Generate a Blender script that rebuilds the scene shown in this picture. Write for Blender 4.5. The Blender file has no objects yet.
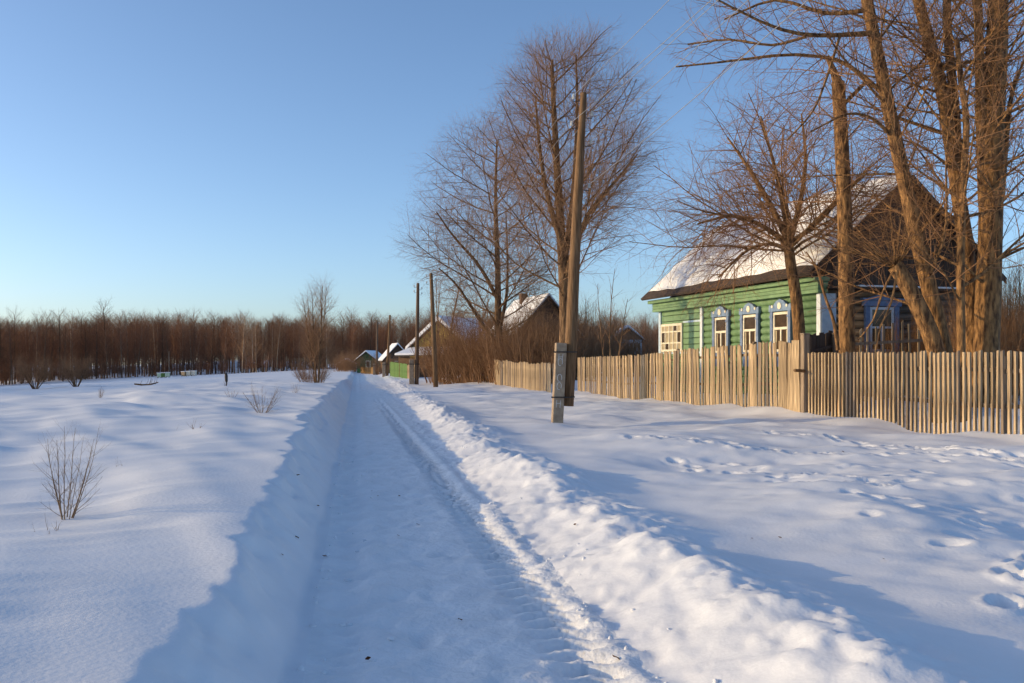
import bpy, bmesh, math, random
import numpy as np
from mathutils import Vector, Matrix

# ------------------------------------------------------------------ camera
SC = bpy.context.scene
COL = SC.collection
HC, FPX, HOR = 1.6, 950.0, 362.0           # eye height, focal length in pixels, horizon row
cam_d = bpy.data.cameras.new('camera')
cam_d.sensor_width = 36.0
cam_d.lens = FPX / 1024 * 36.0
cam_d.shift_y = (HOR - 341.5) / 1024.0
cam_d.clip_end = 3000
cam = bpy.data.objects.new('camera', cam_d)
cam.location = (0, 0, HC)
cam.rotation_euler = (math.radians(90), 0, 0)
COL.objects.link(cam)
SC.camera = cam

# ------------------------------------------------------------------ light
SUN_EL = math.radians(11.3)
SUN_DIR = Vector((-math.cos(SUN_EL), 0.0, math.sin(SUN_EL))).normalized()   # towards the sun
SUN_AZ = math.atan2(SUN_DIR.x, SUN_DIR.y)
world = bpy.data.worlds.new('World')
SC.world = world
world.use_nodes = True
wn = world.node_tree.nodes
sky = wn.new('ShaderNodeTexSky')
sky.sky_type = 'NISHITA'
sky.sun_disc = False
sky.sun_elevation = SUN_EL
sky.sun_rotation = SUN_AZ
sky.air_density = 0.7
sky.dust_density = 1.2
sky.ozone_density = 2.4
world.node_tree.links.new(sky.outputs['Color'], wn['Background'].inputs['Color'])
wn['Background'].inputs['Strength'].default_value = 0.15
sun_d = bpy.data.lights.new('sun', 'SUN')
sun_d.energy = 2.0
sun_d.angle = math.radians(0.5)
sun_d.color = (1.0, 0.71, 0.33)
sun = bpy.data.objects.new('sun', sun_d)
sun.rotation_euler = (-SUN_DIR).to_track_quat('-Z', 'Y').to_euler()
COL.objects.link(sun)
SC.view_settings.view_transform = 'Standard'
SC.view_settings.look = 'None'
SC.view_settings.exposure = 0.74
SC.view_settings.gamma = 1.0
SC.cycles.max_bounces = 5
SC.cycles.use_denoising = True

rnd = random.Random(7)

def at(px, Y):                             # X of picture column px at depth Y
    return (px - 512.0) / FPX * Y
def zat(py, Y):                            # height of picture row py at depth Y
    return HC + (HOR - py) / FPX * Y

# ------------------------------------------------------------------ materials
def mat(name, c1, c2=None, scale=8.0, rough=0.85, bump=0.0, bscale=None, stretch=(1, 1, 1), vary=0.0,
        detail=4.0, metal=0.0, spec=0.3, coords='Object', lo=0.35, hi=0.65, bdist=0.02):
    m = bpy.data.materials.new(name)
    m.use_nodes = True
    nt = m.node_tree
    b = nt.nodes['Principled BSDF']
    b.inputs['Roughness'].default_value = rough
    b.inputs['Metallic'].default_value = metal
    b.inputs['Specular IOR Level'].default_value = spec
    tc = nt.nodes.new('ShaderNodeTexCoord')
    mp = nt.nodes.new('ShaderNodeMapping')
    mp.inputs['Scale'].default_value = stretch
    nt.links.new(tc.outputs[coords], mp.inputs['Vector'])
    no = nt.nodes.new('ShaderNodeTexNoise')
    no.inputs['Scale'].default_value = scale
    no.inputs['Detail'].default_value = detail
    nt.links.new(mp.outputs[0], no.inputs['Vector'])
    rp = nt.nodes.new('ShaderNodeValToRGB')
    rp.color_ramp.elements[0].position = lo
    rp.color_ramp.elements[1].position = hi
    rp.color_ramp.elements[0].color = (*c1, 1)
    rp.color_ramp.elements[1].color = (*(c2 or c1), 1)
    nt.links.new(no.outputs['Fac'], rp.inputs['Fac'])
    col = rp.outputs['Color']
    if vary:
        oi = nt.nodes.new('ShaderNodeObjectInfo')
        mr = nt.nodes.new('ShaderNodeMapRange')
        mr.inputs['To Min'].default_value = 1 - vary
        mr.inputs['To Max'].default_value = 1 + vary
        nt.links.new(oi.outputs['Random'], mr.inputs['Value'])
        hs = nt.nodes.new('ShaderNodeHueSaturation')
        nt.links.new(mr.outputs[0], hs.inputs['Value'])
        nt.links.new(col, hs.inputs['Color'])
        col = hs.outputs['Color']
    nt.links.new(col, b.inputs['Base Color'])
    if bump:
        n2 = nt.nodes.new('ShaderNodeTexNoise')
        n2.inputs['Scale'].default_value = bscale or scale * 3
        n2.inputs['Detail'].default_value = 5
        nt.links.new(mp.outputs[0], n2.inputs['Vector'])
        bp = nt.nodes.new('ShaderNodeBump')
        bp.inputs['Strength'].default_value = bump
        bp.inputs['Distance'].default_value = bdist
        nt.links.new(n2.outputs['Fac'], bp.inputs['Height'])
        nt.links.new(bp.outputs[0], b.inputs['Normal'])
    return m

M = {}
M['snow'] = mat('snow', (.77, .78, .80), (.81, .82, .84), 1.5, rough=.6, bump=.13, bscale=30, coords='Object', spec=.25, bdist=.03)
M['road'] = mat('packed_snow', (.78, .79, .80), (.85, .86, .87), 3.0, rough=.55, bump=.5, bscale=22, spec=.25, bdist=.03)
M['roofsnow'] = mat('roof_snow', (.86, .86, .88), (.9, .9, .91), 1.2, rough=.6, bump=.5, bscale=5, bdist=.06)
M['bark'] = mat('bark', (.07, .036, .018), (.25, .15, .075), 12, bump=1.0, bscale=22, stretch=(1, 1, .22), bdist=.05)
M['bark_grey'] = mat('grey_bark', (.07, .035, .016), (.37, .20, .078), 13, bump=1.0, bscale=26, stretch=(1, 1, .3), bdist=.055)
M['twig'] = mat('twig', (.20, .105, .052), (.31, .175, .09), 3, rough=.75)
M['twig_tan'] = mat('tan_twig', (.19, .095, .042), (.30, .16, .075), 3, rough=.75)
M['twig_far'] = mat('forest_twig', (.18, .082, .043), (.27, .13, .068), .6, rough=.9, vary=.25)
M['trunk_far'] = mat('forest_bark', (.13, .08, .05), (.25, .16, .10), 2, rough=.9, vary=.6)
M['weed'] = mat('weed', (.16, .10, .06), (.25, .17, .10), 5)
M['picket'] = mat('picket_wood', (.19, .135, .08), (.54, .395, .24), 5, bump=.5, bscale=20, stretch=(6, 6, .6), vary=.3)
M['picket_old'] = mat('weathered_wood', (.17, .125, .09), (.28, .21, .145), 3, bump=.5, bscale=20, stretch=(6, 6, .6), vary=.25)
M['pole'] = mat('pole_wood', (.11, .062, .03), (.24, .14, .07), 7, bump=.6, bscale=12, stretch=(5, 5, .3))
M['pole_dark'] = mat('tarred_pole_wood', (.10, .065, .045), (.19, .125, .08), 4, bump=.6, bscale=12, stretch=(5, 5, .3))
M['concrete'] = mat('concrete', (.28, .20, .135), (.42, .32, .22), 7, bump=.5, bscale=40)
M['chalk'] = mat('chalk', (.6, .58, .55), (.7, .68, .64), 30)
M['iron'] = mat('iron', (.03, .026, .024), (.06, .05, .045), 12, rough=.6)
M['porcelain'] = mat('porcelain', (.42, .42, .40), (.52, .52, .5), 5, rough=.25, spec=.5)
M['wire'] = mat('wire', (.25, .25, .26), (.3, .3, .31), 5, rough=.5, metal=.2)
M['green'] = mat('green_paint', (.115, .21, .10), (.18, .295, .155), 5, rough=.65, bump=.25, bscale=30, stretch=(1, 1, 1), vary=.08)
M['greenboard'] = mat('green_board_paint', (.135, .235, .115), (.19, .305, .16), 4, rough=.6, bump=.2, bscale=30, vary=.06)
M['greenfar'] = mat('green_house_paint', (.025, .085, .035), (.04, .115, .05), 2)
M['lime'] = mat('lime_paint', (.085, .16, .038), (.12, .21, .052), 3, vary=.15)
M['ochre'] = mat('ochre_paint', (.24, .14, .05), (.32, .19, .07), 3, vary=.12)
M['bluepaint'] = mat('blue_paint', (.11, .16, .29), (.18, .245, .38), 8, rough=.6, bump=.2, bscale=40)
M['crownpaint'] = mat('crown_paint', (.12, .19, .32), (.22, .30, .42), 8, rough=.6)
M['palepaint'] = mat('pale_blue_paint', (.40, .52, .62), (.52, .62, .70), 6, rough=.6)
M['cornerpaint'] = mat('corner_board_paint', (.55, .60, .66), (.66, .70, .74), 6, rough=.6)
M['cream'] = mat('cream_paint', (.66, .60, .46), (.76, .70, .56), 7, rough=.55)
M['log'] = mat('old_log', (.10, .075, .055), (.20, .155, .115), 4, bump=.7, bscale=18, stretch=(.5, 5, 5), vary=.2)
M['darkboard'] = mat('dark_board', (.055, .036, .026), (.10, .068, .048), 4, bump=.6, bscale=16, stretch=(6, 6, .5), vary=.25)
M['rooffelt'] = mat('roof_felt', (.045, .032, .026), (.085, .06, .046), 6, bump=.5, bscale=25)
M['curtain'] = mat('curtain', (.30, .25, .17), (.46, .38, .25), 6)
M['brownwall'] = mat('brown_wall', (.13, .075, .045), (.22, .13, .075), 3, stretch=(1, 1, 4))
M['yellow'] = mat('yellow_wall', (.40, .27, .06), (.50, .35, .09), 3)
M['mint'] = mat('mint_paint', (.50, .60, .42), (.60, .68, .5), 6)
M['leafdry'] = mat('dry_leaf', (.16, .06, .025), (.26, .11, .05), 30)

def glass_mat():
    m = bpy.data.materials.new('window_glass')
    m.use_nodes = True
    b = m.node_tree.nodes['Principled BSDF']
    no = m.node_tree.nodes.new('ShaderNodeTexNoise')
    no.inputs['Scale'].default_value = 3
    rp = m.node_tree.nodes.new('ShaderNodeValToRGB')
    rp.color_ramp.elements[0].color = (.025, .016, .012, 1)
    rp.color_ramp.elements[1].color = (.10, .065, .04, 1)
    m.node_tree.links.new(no.outputs['Fac'], rp.inputs['Fac'])
    m.node_tree.links.new(rp.outputs['Color'], b.inputs['Base Color'])
    b.inputs['Roughness'].default_value = .12
    return m
M['glass'] = glass_mat()

# ------------------------------------------------------------------ helpers
def tag(o, label=None, cat=None, group=None, kind=None):
    if label: o['label'] = label
    if cat: o['category'] = cat
    if group: o['group'] = group
    if kind: o['kind'] = kind
    return o

def link(name, me, parent=None, loc=(0, 0, 0), rot=(0, 0, 0), scale=(1, 1, 1)):
    o = bpy.data.objects.new(name, me)
    COL.objects.link(o)
    o.location, o.rotation_euler, o.scale = loc, rot, scale
    if parent: o.parent = parent
    return o

def empty(name, loc, rz=0.0):
    o = bpy.data.objects.new(name, None)
    COL.objects.link(o)
    o.empty_display_size = .2
    o.location = loc
    o.rotation_euler = (0, 0, rz)
    return o

def np_mesh(name, V, F, mats, smooth=True, midx=None):
    """V (n,3), F (m,k) with one k -> mesh"""
    me = bpy.data.meshes.new(name)
    V = np.asarray(V, np.float32)
    F = np.asarray(F, np.int32)
    k = F.shape[1]
    me.vertices.add(len(V)); me.vertices.foreach_set('co', V.ravel())
    me.loops.add(F.size); me.loops.foreach_set('vertex_index', F.ravel())
    me.polygons.add(len(F))
    me.polygons.foreach_set('loop_start', np.arange(0, F.size, k, dtype=np.int32))
    me.polygons.foreach_set('use_smooth', np.full(len(F), smooth, bool))
    for m in mats: me.materials.append(m)
    if midx is not None: me.polygons.foreach_set('material_index', np.asarray(midx, np.int32))
    me.update(calc_edges=True)
    return me

class MB:
    """collects shapes into one mesh"""
    def __init__(s): s.bm = bmesh.new()
    def box(s, x0, x1, y0, y1, z0, z1, m=None):
        v = [s.bm.verts.new(p) for p in ((x0,y0,z0),(x1,y0,z0),(x1,y1,z0),(x0,y1,z0),(x0,y0,z1),(x1,y0,z1),(x1,y1,z1),(x0,y1,z1))]
        if m is not None:
            for q in v: q.co = m @ q.co
        for f in ((0,3,2,1),(4,5,6,7),(0,1,5,4),(1,2,6,5),(2,3,7,6),(3,0,4,7)):
            s.bm.faces.new([v[i] for i in f])
        return s
    def prism(s, pts, axis, a, b):
        """pts: polygon in the two other axes (in order); extruded along axis from a to b"""
        def P(p, t):
            return {'x': (t, p[0], p[1]), 'y': (p[0], t, p[1]), 'z': (p[0], p[1], t)}[axis]
        A = [s.bm.verts.new(P(p, a)) for p in pts]
        B = [s.bm.verts.new(P(p, b)) for p in pts]
        s.bm.faces.new(A); s.bm.faces.new(B[::-1])
        n = len(pts)
        for i in range(n):
            s.bm.faces.new((A[i], B[i], B[(i+1) % n], A[(i+1) % n]))
        return s
    def tube(s, pts, rad, sides=8, cap=True):
        V, F = tube_arrays(pts, rad, sides)
        vs = [s.bm.verts.new(v) for v in V]
        for f in F: s.bm.faces.new([vs[i] for i in f])
        if cap:
            s.bm.faces.new(vs[:sides][::-1]); s.bm.faces.new(vs[-sides:])
        return s
    def build(s, name, m, parent=None, bevel=0.0, smooth=False, loc=(0,0,0), rot=(0,0,0)):
        return link(name, s.mesh(name, m, bevel, smooth), parent, loc, rot)
    def mesh(s, name, m, bevel=0.0, smooth=False):
        if bevel:
            bmesh.ops.bevel(s.bm, geom=list(s.bm.edges), offset=bevel, segments=1, affect='EDGES')
        bmesh.ops.recalc_face_normals(s.bm, faces=s.bm.faces)
        me = bpy.data.meshes.new(name)
        s.bm.to_mesh(me); s.bm.free()
        if smooth: me.polygons.foreach_set('use_smooth', np.ones(len(me.polygons), bool))
        me.materials.append(m)
        return me

def tube_arrays(pts, rad, sides):
    P = np.asarray(pts, float)[None]; R = np.asarray(rad, float)[None]
    V, F = tubes_batch(P, R, sides)
    return V, F

def tubes_batch(P, R, sides):
    """P (B,n,3), R (B,n) -> V, quads F"""
    B, n, _ = P.shape
    T = np.empty_like(P)
    T[:, 1:-1] = P[:, 2:] - P[:, :-2]
    T[:, 0] = P[:, 1] - P[:, 0]; T[:, -1] = P[:, -1] - P[:, -2]
    T /= np.linalg.norm(T, axis=2, keepdims=True) + 1e-9
    ref = np.zeros_like(T)
    m = np.abs(T[:, :1, 2]).repeat(n, 1) > .8
    ref[..., 0] = np.where(m, 1, 0); ref[..., 2] = np.where(m, 0, 1)
    U = np.cross(ref, T); U /= np.linalg.norm(U, axis=2, keepdims=True) + 1e-9
    W = np.cross(T, U)
    a = np.arange(sides) * 2 * np.pi / sides
    V = P[:, :, None, :] + R[:, :, None, None] * (np.cos(a)[None, None, :, None] * U[:, :, None, :] + np.sin(a)[None, None, :, None] * W[:, :, None, :])
    V = V.reshape(-1, 3)
    i = np.arange(n - 1)[:, None] * sides
    j = np.arange(sides)[None, :]; j2 = (j + 1) % sides
    q = np.stack([i + j, i + j2, i + sides + j2, i + sides + j], -1).reshape(-1, 4)
    F = (np.arange(B)[:, None, None] * n * sides + q[None]).reshape(-1, 4)
    return V, F

def lines_mesh(name, lines, m, sides_of, twig_mat=None):
    """lines: list of (level, pts, radii)"""
    groups = {}
    for lv, p, r in lines:
        groups.setdefault((len(p), sides_of(lv)), []).append((p, r))
    Vs, Fs, o = [], [], 0
    for (n, sd), L in groups.items():
        V, F = tubes_batch(np.array([x[0] for x in L], float), np.array([x[1] for x in L], float), sd)
        Vs.append(V); Fs.append(F + o); o += len(V)
    return np_mesh(name, np.concatenate(Vs), np.concatenate(Fs), [m])

# ------------------------------------------------------------------ noise and terrain
def _hash(ix, iy, seed):
    h = (ix.astype(np.int64) * 374761393 + iy.astype(np.int64) * 668265263 + seed * 1442695041) & 0xFFFFFFFF
    h = ((h ^ (h >> 13)) * 1274126177) & 0xFFFFFFFF
    h = h ^ (h >> 16)
    return (h & 0xFFFF) / 65535.0 * 2 - 1

def vn(x, y, seed=0):
    x = np.asarray(x, float); y = np.asarray(y, float)
    ix, iy = np.floor(x), np.floor(y)
    fx, fy = x - ix, y - iy
    ux = fx * fx * fx * (fx * (fx * 6 - 15) + 10); uy = fy * fy * fy * (fy * (fy * 6 - 15) + 10)
    a, b = _hash(ix, iy, seed), _hash(ix + 1, iy, seed)
    c, d = _hash(ix, iy + 1, seed), _hash(ix + 1, iy + 1, seed)
    return (a + (b - a) * ux) * (1 - uy) + (c + (d - c) * ux) * uy

def fbm(x, y, seed, octv=3):
    s, a = 0, 1.0
    for i in range(octv):
        s = s + a * vn(x * 2 ** i + 13.7 * i, y * 2 ** i - 7.1 * i, seed + i); a *= .5
    return s

def ss(a, b, x):
    t = np.clip((x - a) / (b - a), 0, 1)
    return t * t * (3 - 2 * t)

def xl(Y): return -.35 - .163 * Y          # foot of the left snow bank
def xfence(Y): return 14.28 - .26 * Y      # line of the picket fence

# footprints on the verge: (x, y, length dir)
STEPS = []
_r = random.Random(5)
def trail(x0, y0, x1, y1, stride=.38, wob=.25):
    n = int(math.hypot(x1 - x0, y1 - y0) / stride)
    a = math.atan2(y1 - y0, x1 - x0)
    for i in range(n):
        t = i / n
        w = wob * math.sin(t * 9 + x0) + (.11 if i % 2 else -.11)
        STEPS.append((x0 + (x1 - x0) * t - math.sin(a) * w + _r.uniform(-.05, .05), y0 + (y1 - y0) * t + math.cos(a) * w, a + _r.uniform(-.3, .3), _r.uniform(.05, .10)))
trail(9.0, 15.2, 3.2, 5.4); trail(5.2, 20.0, 8.6, 11.0); trail(2.2, 17.5, 8.3, 12.6); trail(2.6, 15.0, 4.6, 10.4, .5)
trail(6.2, 8.0, 3.0, 6.6, .42)
for i in range(150):
    STEPS.append((_r.uniform(3.2, 9.5), _r.uniform(6, 17), _r.uniform(0, 3.1), _r.uniform(.015, .05)))
RSTEPS = []                                # shallow prints on the road
for i in range(46):
    y = _r.uniform(4.6, 17); RSTEPS.append((xl(y) + _r.uniform(.45, 1.25), y, 1.4 + _r.uniform(-.5, .5), _r.uniform(.008, .022)))

def ground(X, Y, fine=True):
    X = np.asarray(X, float); Y = np.asarray(Y, float)
    t = X - xl(Y)
    hc = .38 + .20 * ss(5, 18, Y) - .25 * ss(40, 80, Y)
    # left field
    field = hc - .04 * ss(0, 4, -t) + .022 * np.clip(-t, 0, 5) * (1 - ss(25, 60, Y)) - .05 * (np.sqrt((np.maximum(0, -t - 2)) ** 2 + 36) - 6) + 0.0 * t
    field = np.maximum(field, -3.6 + .0 * t)
    field = field + 3.2 * ss(190, 290, Y) * ss(5, 40, -t)
    near = 1 - ss(40, 120, Y)
    dr = fbm((X * .55 + Y * .25) * .55, (Y * .8 - X * .3) * .22, 3, 3)
    field = field + .09 * dr * ss(.4, 2.5, -t) * near + .30 * fbm(X * .05, Y * .05, 9, 2) * ss(8, 30, -t)
    ru, rv = X * .85 + Y * .5, Y * .85 - X * .5
    field = field + near * ss(.2, 1.5, -t) * (.026 * (1 - 2 * np.abs(fbm(ru * .25, rv * .9, 23, 2))) + .006 * fbm(ru * 1.0, rv * 3.5, 27, 2))
    field = field + .035 * near * fbm(X * 1.1 + Y * .5, Y * .45, 21, 2)
    # the road-side face of the bank
    tn = t + (.14 * vn(Y * .75 + t * .6, t * .5, 31) + .10 * (1 - 2 * np.abs(vn(Y * 1.7 + t * 1.2, t * 1.5, 32))) + .06 * vn(Y * 4.3, t * 3, 33)) * ss(.05, .55, -t) + .03 * vn(Y * 1.1, t, 34)
    wall = np.maximum(0, -tn) * (.95 + .1 * ss(5, 20, Y)) + .03 * fbm(X * 4, Y * 3, 41, 4) * ss(0, .2, -tn)
    kk = .07
    hh = np.clip(.5 + .5 * (field - wall) / kk, 0, 1)
    left = field * (1 - hh) + wall * hh - kk * hh * (1 - hh)
    # right berm and verge
    hb = (.235 + .07 * vn(Y * .8, 0 * Y, 51) + .05 * vn(Y * 2.1, 0 * Y, 52)) * (1 - .55 * ss(24, 45, Y))
    wd = .014 * np.clip(Y - 14, 0, 70)
    tr = t - 1.92 - wd + .12 * vn(Y * .7, 0 * Y, 53)
    rise = ss(-.15, .72, tr)
    fall = 1 - ss(.66, 1.9, tr + .12 * vn(Y * 1.3, t * .7, 54))
    lump = .036 * fbm(X * 1.6, Y * 1.6, 61, 3) + .014 * fbm(X * 6, Y * 5, 63, 4) + .012 * np.maximum(0, fbm(X * 6, Y * 5, 65, 2)) - .07 * np.maximum(0, vn(X * 3.1, Y * 2.6, 67) - .25) + .012 * fbm(X * 9, Y * 8, 68, 3) + .016 * (np.abs(vn(X * 17, Y * 15, 69)) - .4)
    verge = .07 + .012 * np.clip(t - 3, 0, 14) + .05 * ss(30, 60, Y)
    verge = verge + (.10 * fbm(X * .35, Y * .35, 71, 2) + .05 * fbm(X * .8 + Y * .2, Y * 1.1, 73, 2) + .022 * fbm(X * 2.1, Y * 2.6, 75, 3) * (1 - .5 * ss(10, 20, Y))) * ss(2.6, 6, t) * (1 - .6 * ss(60, 120, Y))
    d = X - xfence(Y)
    verge = verge + .10 * np.exp(-(d / 1.1) ** 2) * (.5 + .8 * vn(Y * .35, 0 * Y, 77)) * ss(5, 9, t) + .35 * ss(.3, 3, d) * ss(4, 8, t)
    right = (hb * rise + lump * rise * (1 - ss(1.0, 1.7, tr))) * fall + verge * (1 - (1 - rise) ) * (1 - fall * .85)
    right = np.where(tr < -.1, 0, right)
    z = np.where(t < .12, np.where(t > -1.5, np.maximum(left, 0), left), right)
    # road surface
    inr = ss(-.05, .15, t) * (1 - ss(1.8, 2.05, t - wd))
    z = z + ss(1.72, 1.85, t) * (1 - ss(1.95, 2.3, t)) * .018 * fbm(X * 9, Y * 7, 95, 3) * (1 - ss(25, 40, Y))
    z = z + inr * (.017 * fbm(X * 1.6, Y * .9, 81, 3) + .016 * fbm(X * 6, Y * 5, 85, 3))
    tk = 1.60 - .010 * Y
    tl = .31 - .003 * Y + .02 * vn(Y * .3, 0 * Y, 91)
    pl = np.sin(2 * np.pi * (Y - .5 * np.abs(t - tl)) / .19)
    trl = np.exp(-((t - tl) / .12) ** 4) * (.55 + .6 * vn(Y * .6, 0 * Y, 92))
    z = z + (1 - ss(20, 35, Y)) * (-.010 * trl + .007 * trl * np.clip(pl * 2, -1, 1))
    per = np.sin(2 * np.pi * (Y + .55 * np.abs(t - tk)) / .21)
    tread = np.exp(-((t - tk) / .15) ** 4) * (.95 + .15 * vn(Y * .9, 0 * Y, 93))
    z = z + (1 - ss(28, 45, Y)) * (-.055 * tread + .05 * tread * np.clip(per * 2.5, -1, 1) + .02 * np.exp(-((t - tk - .24) / .07) ** 2))
    z = z - .018 * np.exp(-((t - .27 - .04 * vn(Y * .5, 0 * Y, 90)) / .13) ** 2) + .02 * np.exp(-((t - .5) / .09) ** 2)
    if fine:
        for x, y, a, dp in STEPS + RSTEPS:
            if z.ndim == 2:
                i0, i1 = np.searchsorted(Y[:, 0], (y - .5, y + .5))
                if i1 <= i0: continue
                sl = slice(i0, i1)
                dx, dy = X[sl] - x, Y[sl] - y
                u = dx * math.cos(a) + dy * math.sin(a); w = -dx * math.sin(a) + dy * math.cos(a)
                r2 = (u / .12) ** 2 + (w / .075) ** 2
                z[sl] += -dp * np.exp(-r2 ** 1.5) + dp * .35 * np.exp(-((np.sqrt(r2) - 1.5) / .4) ** 2)
    return z

def gz(x, y): return float(ground(np.array([[x]]), np.array([[y]]), False)[0, 0])

def spaced(a, b, f):
    out = [a]
    while out[-1] < b: out.append(out[-1] + f(out[-1]))
    return out
ts = np.array(sorted(
    [-x for x in spaced(5.0, 480, lambda x: .06 + (x - 5) * .07)] + list(np.arange(-4.94, -1.3, .06)) + list(np.arange(-1.3, 3.3, .032)) +
    list(np.arange(3.3, 10, .047)) + spaced(10.0, 480, lambda x: .07 + (x - 10) * .06)))
ys = np.array(list(np.arange(-14, 2.6, .3)) + spaced(2.6, 520, lambda y: max(.032, .0053 * y)))
TT, YY = np.meshgrid(ts, ys)
XX = TT + xl(YY)
ZZ = ground(XX, YY)
nr, ncn = ZZ.shape
VV = np.stack([XX, YY, ZZ], -1)
def patch(name, c0, c1, m, label, cat):
    V = VV[:, c0:c1 + 1].reshape(-1, 3)
    w = c1 - c0 + 1
    i = np.arange(nr - 1)[:, None] * w; j = np.arange(w - 1)[None]
    F = np.stack([i + j, i + j + 1, i + w + j + 1, i + w + j], -1).reshape(-1, 4)
    o = link(name, np_mesh(name, V, F, [m]))
    tag(o, label, cat, kind='structure')
    return o
cl, cr = int(np.searchsorted(ts, 0.06)), int(np.searchsorted(ts, 1.86))
patch('field', 0, cl, M['snow'], 'wide snow field left of the road with wind drifts and a cut bank', 'snow field')
patch('road', cl, cr, M['road'], 'narrow packed snow road with tyre tracks', 'road')
patch('verge', cr, ncn - 1, M['snow'], 'snowy verge and yard ground right of the road with a ploughed berm', 'snow verge')

# loose clods of snow along the foot of the berm
def clods():
    r = random.Random(3)
    base = bmesh.new(); bmesh.ops.create_icosphere(base, subdivisions=1, radius=1)
    bv = np.array([v.co[:] for v in base.verts]); bf = np.array([[v.index for v in f.verts] for f in base.faces]); base.free()
    P = []
    for i in range(70):
        y = 3.6 + 16 * r.random() ** 1.6
        P.append((xl(y) + 1.75 + r.random() ** 1.5 * .45, y, r.uniform(.006, .018) * (1 if r.random() < .93 else 1.7)))
    for i in range(60):
        y = 4.5 + 14 * r.random() ** 1.4
        P.append((xl(y) + .05 + r.random() ** 2 * .5, y, r.uniform(.01, .03)))
    P = np.array(P)
    z = ground(P[:, :1], P[:, 1:2], False)[:, 0]
    V, F = [], []
    for k, (x, y, s) in enumerate(P):
        w = bv * s * np.array([r.uniform(.7, 1.3), r.uniform(.7, 1.3), r.uniform(.5, .9)]) * (1 + .25 * np.sin(bv[:, ::-1] * 5 + k))
        V.append(w + (x, y, z[k] + s * .15)); F.append(bf + k * len(bv))
    o = link('snow_clods', np_mesh('snow_clods', np.concatenate(V), np.concatenate(F), [M['snow']]))
    tag(o, 'loose clods of snow scattered along the edges of the road', 'snow clods', kind='stuff')
clods()

# ------------------------------------------------------------------ trees
def norm(v):
    l = math.sqrt(v[0] ** 2 + v[1] ** 2 + v[2] ** 2) + 1e-9
    return (v[0] / l, v[1] / l, v[2] / l)

def branch(out, r, p, d, L, rad, lv, S, clip=True):
    n = S['seg'][lv]
    wob, trop = S['wob'][lv], S['trop'][lv]
    pts, rr = [p], [rad]
    tip = S['tip'][lv]
    env = S.get('env')
    dirs = [d]
    for i in range(n):
        d = norm((d[0] + r.uniform(-wob, wob), d[1] + r.uniform(-wob, wob), d[2] + r.uniform(-wob, wob) + trop))
        p = (p[0] + d[0] * L / n, p[1] + d[1] * L / n, p[2] + d[2] * L / n)
        pts.append(p); rr.append(rad * (1 - (1 - tip) * (i + 1) / n)); dirs.append(d)
    if env and 0 < lv < 3 and not env(pts[-1]):      # shorten so the tip stays inside the crown
        k = n
        while k > 0 and not env(pts[k]): k -= 1
        f = max(.25, (k + r.uniform(.3, .9)) / n)
        if f < .3 and lv > 1 and r.random() < .6: return
        p0 = pts[0]
        pts = [tuple(p0[c] + (q[c] - p0[c]) * min(1, f) for c in range(3)) for q in pts]
        L *= min(1, f)
    out.append((lv, pts, rr))
    children(out, r, pts, rr, dirs, L, lv, S)

def children(out, r, pts, rr, dirs, L, lv, S):
    if lv >= S['max']: return
    n = len(pts) - 1
    st = S['start'][lv]
    m = max(S.get('minc', [0] * 9)[lv], int(L * (1 - st) * S['dens'][lv] + r.random()))
    az = r.uniform(0, 6.28)
    for k in range(m):
        t = st + (1 - st) * (k + r.random()) / m
        q = min(n - 1e-6, t * n); i = int(q); f = q - i
        p = tuple(pts[i][c] + (pts[i + 1][c] - pts[i][c]) * f for c in range(3))
        T = dirs[min(i + 1, n)]
        rl = rr[i] + (rr[i + 1] - rr[i]) * f
        az += 2.4 + r.uniform(-.5, .5)
        ref = (1, 0, 0) if abs(T[2]) > .8 else (0, 0, 1)
        U = norm((ref[1] * T[2] - ref[2] * T[1], ref[2] * T[0] - ref[0] * T[2], ref[0] * T[1] - ref[1] * T[0]))
        W = (T[1] * U[2] - T[2] * U[1], T[2] * U[0] - T[0] * U[2], T[0] * U[1] - T[1] * U[0])
        an = math.radians(S['ang'][lv] + r.uniform(-12, 12))
        ca, sa = math.cos(an), math.sin(an)
        cz, sz = math.cos(az), math.sin(az)
        D = tuple(T[c] * ca + (U[c] * cz + W[c] * sz) * sa for c in range(3))
        Lc = S['len'][lv] * (1 - S['tap'][lv] * t) * r.uniform(.65, 1.2)
        rc = min(rl * S.get('rk', .6), S['rmax'][lv] * r.uniform(.75, 1.1) * (1 - .4 * t))
        branch(out, r, p, D, Lc, rc, lv + 1, S)

def stem(px_pts, Y, w0, w1, n=9, bulge=1.25, dy=0.0):
    """a trunk through picture points at depth Y, smoothly resampled"""
    P = [(at(x, Y + dy * k), Y + dy * k, zat(y, Y + dy * k)) for k, (x, y) in enumerate(px_pts)]
    A = np.array(P); s = np.linspace(0, len(P) - 1, n + 1)
    Q = np.stack([np.interp(s, np.arange(len(P)), A[:, c]) for c in range(3)], 1)
    Q[1:-1] = Q[1:-1] * .5 + .25 * (Q[2:] + Q[:-2])
    R = np.linspace(w0, w1, n + 1); R[0] *= bulge; R[1] *= 1 + (bulge - 1) * .3
    return [tuple(q) for q in Q], list(R)

def to_tree(name, label, lines, loc, group=None, cat='tree', bark='bark', twig='twig', split=1, sides=(9, 6, 4, 3, 3)):
    root = empty(name, loc)
    tag(root, label, cat, group)
    o = np.array(loc)
    L2 = [(lv, np.asarray(p) - o, r) for lv, p, r in lines]
    a = [l for l in L2 if l[0] <= split]; b = [l for l in L2 if l[0] > split]
    so = lambda lv: sides[min(lv, len(sides) - 1)]
    link('trunk', lines_mesh('trunk', a, M[bark], so), root)
    if b: link('crown', lines_mesh('crown', b, M[twig], so), root)
    return root

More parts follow.
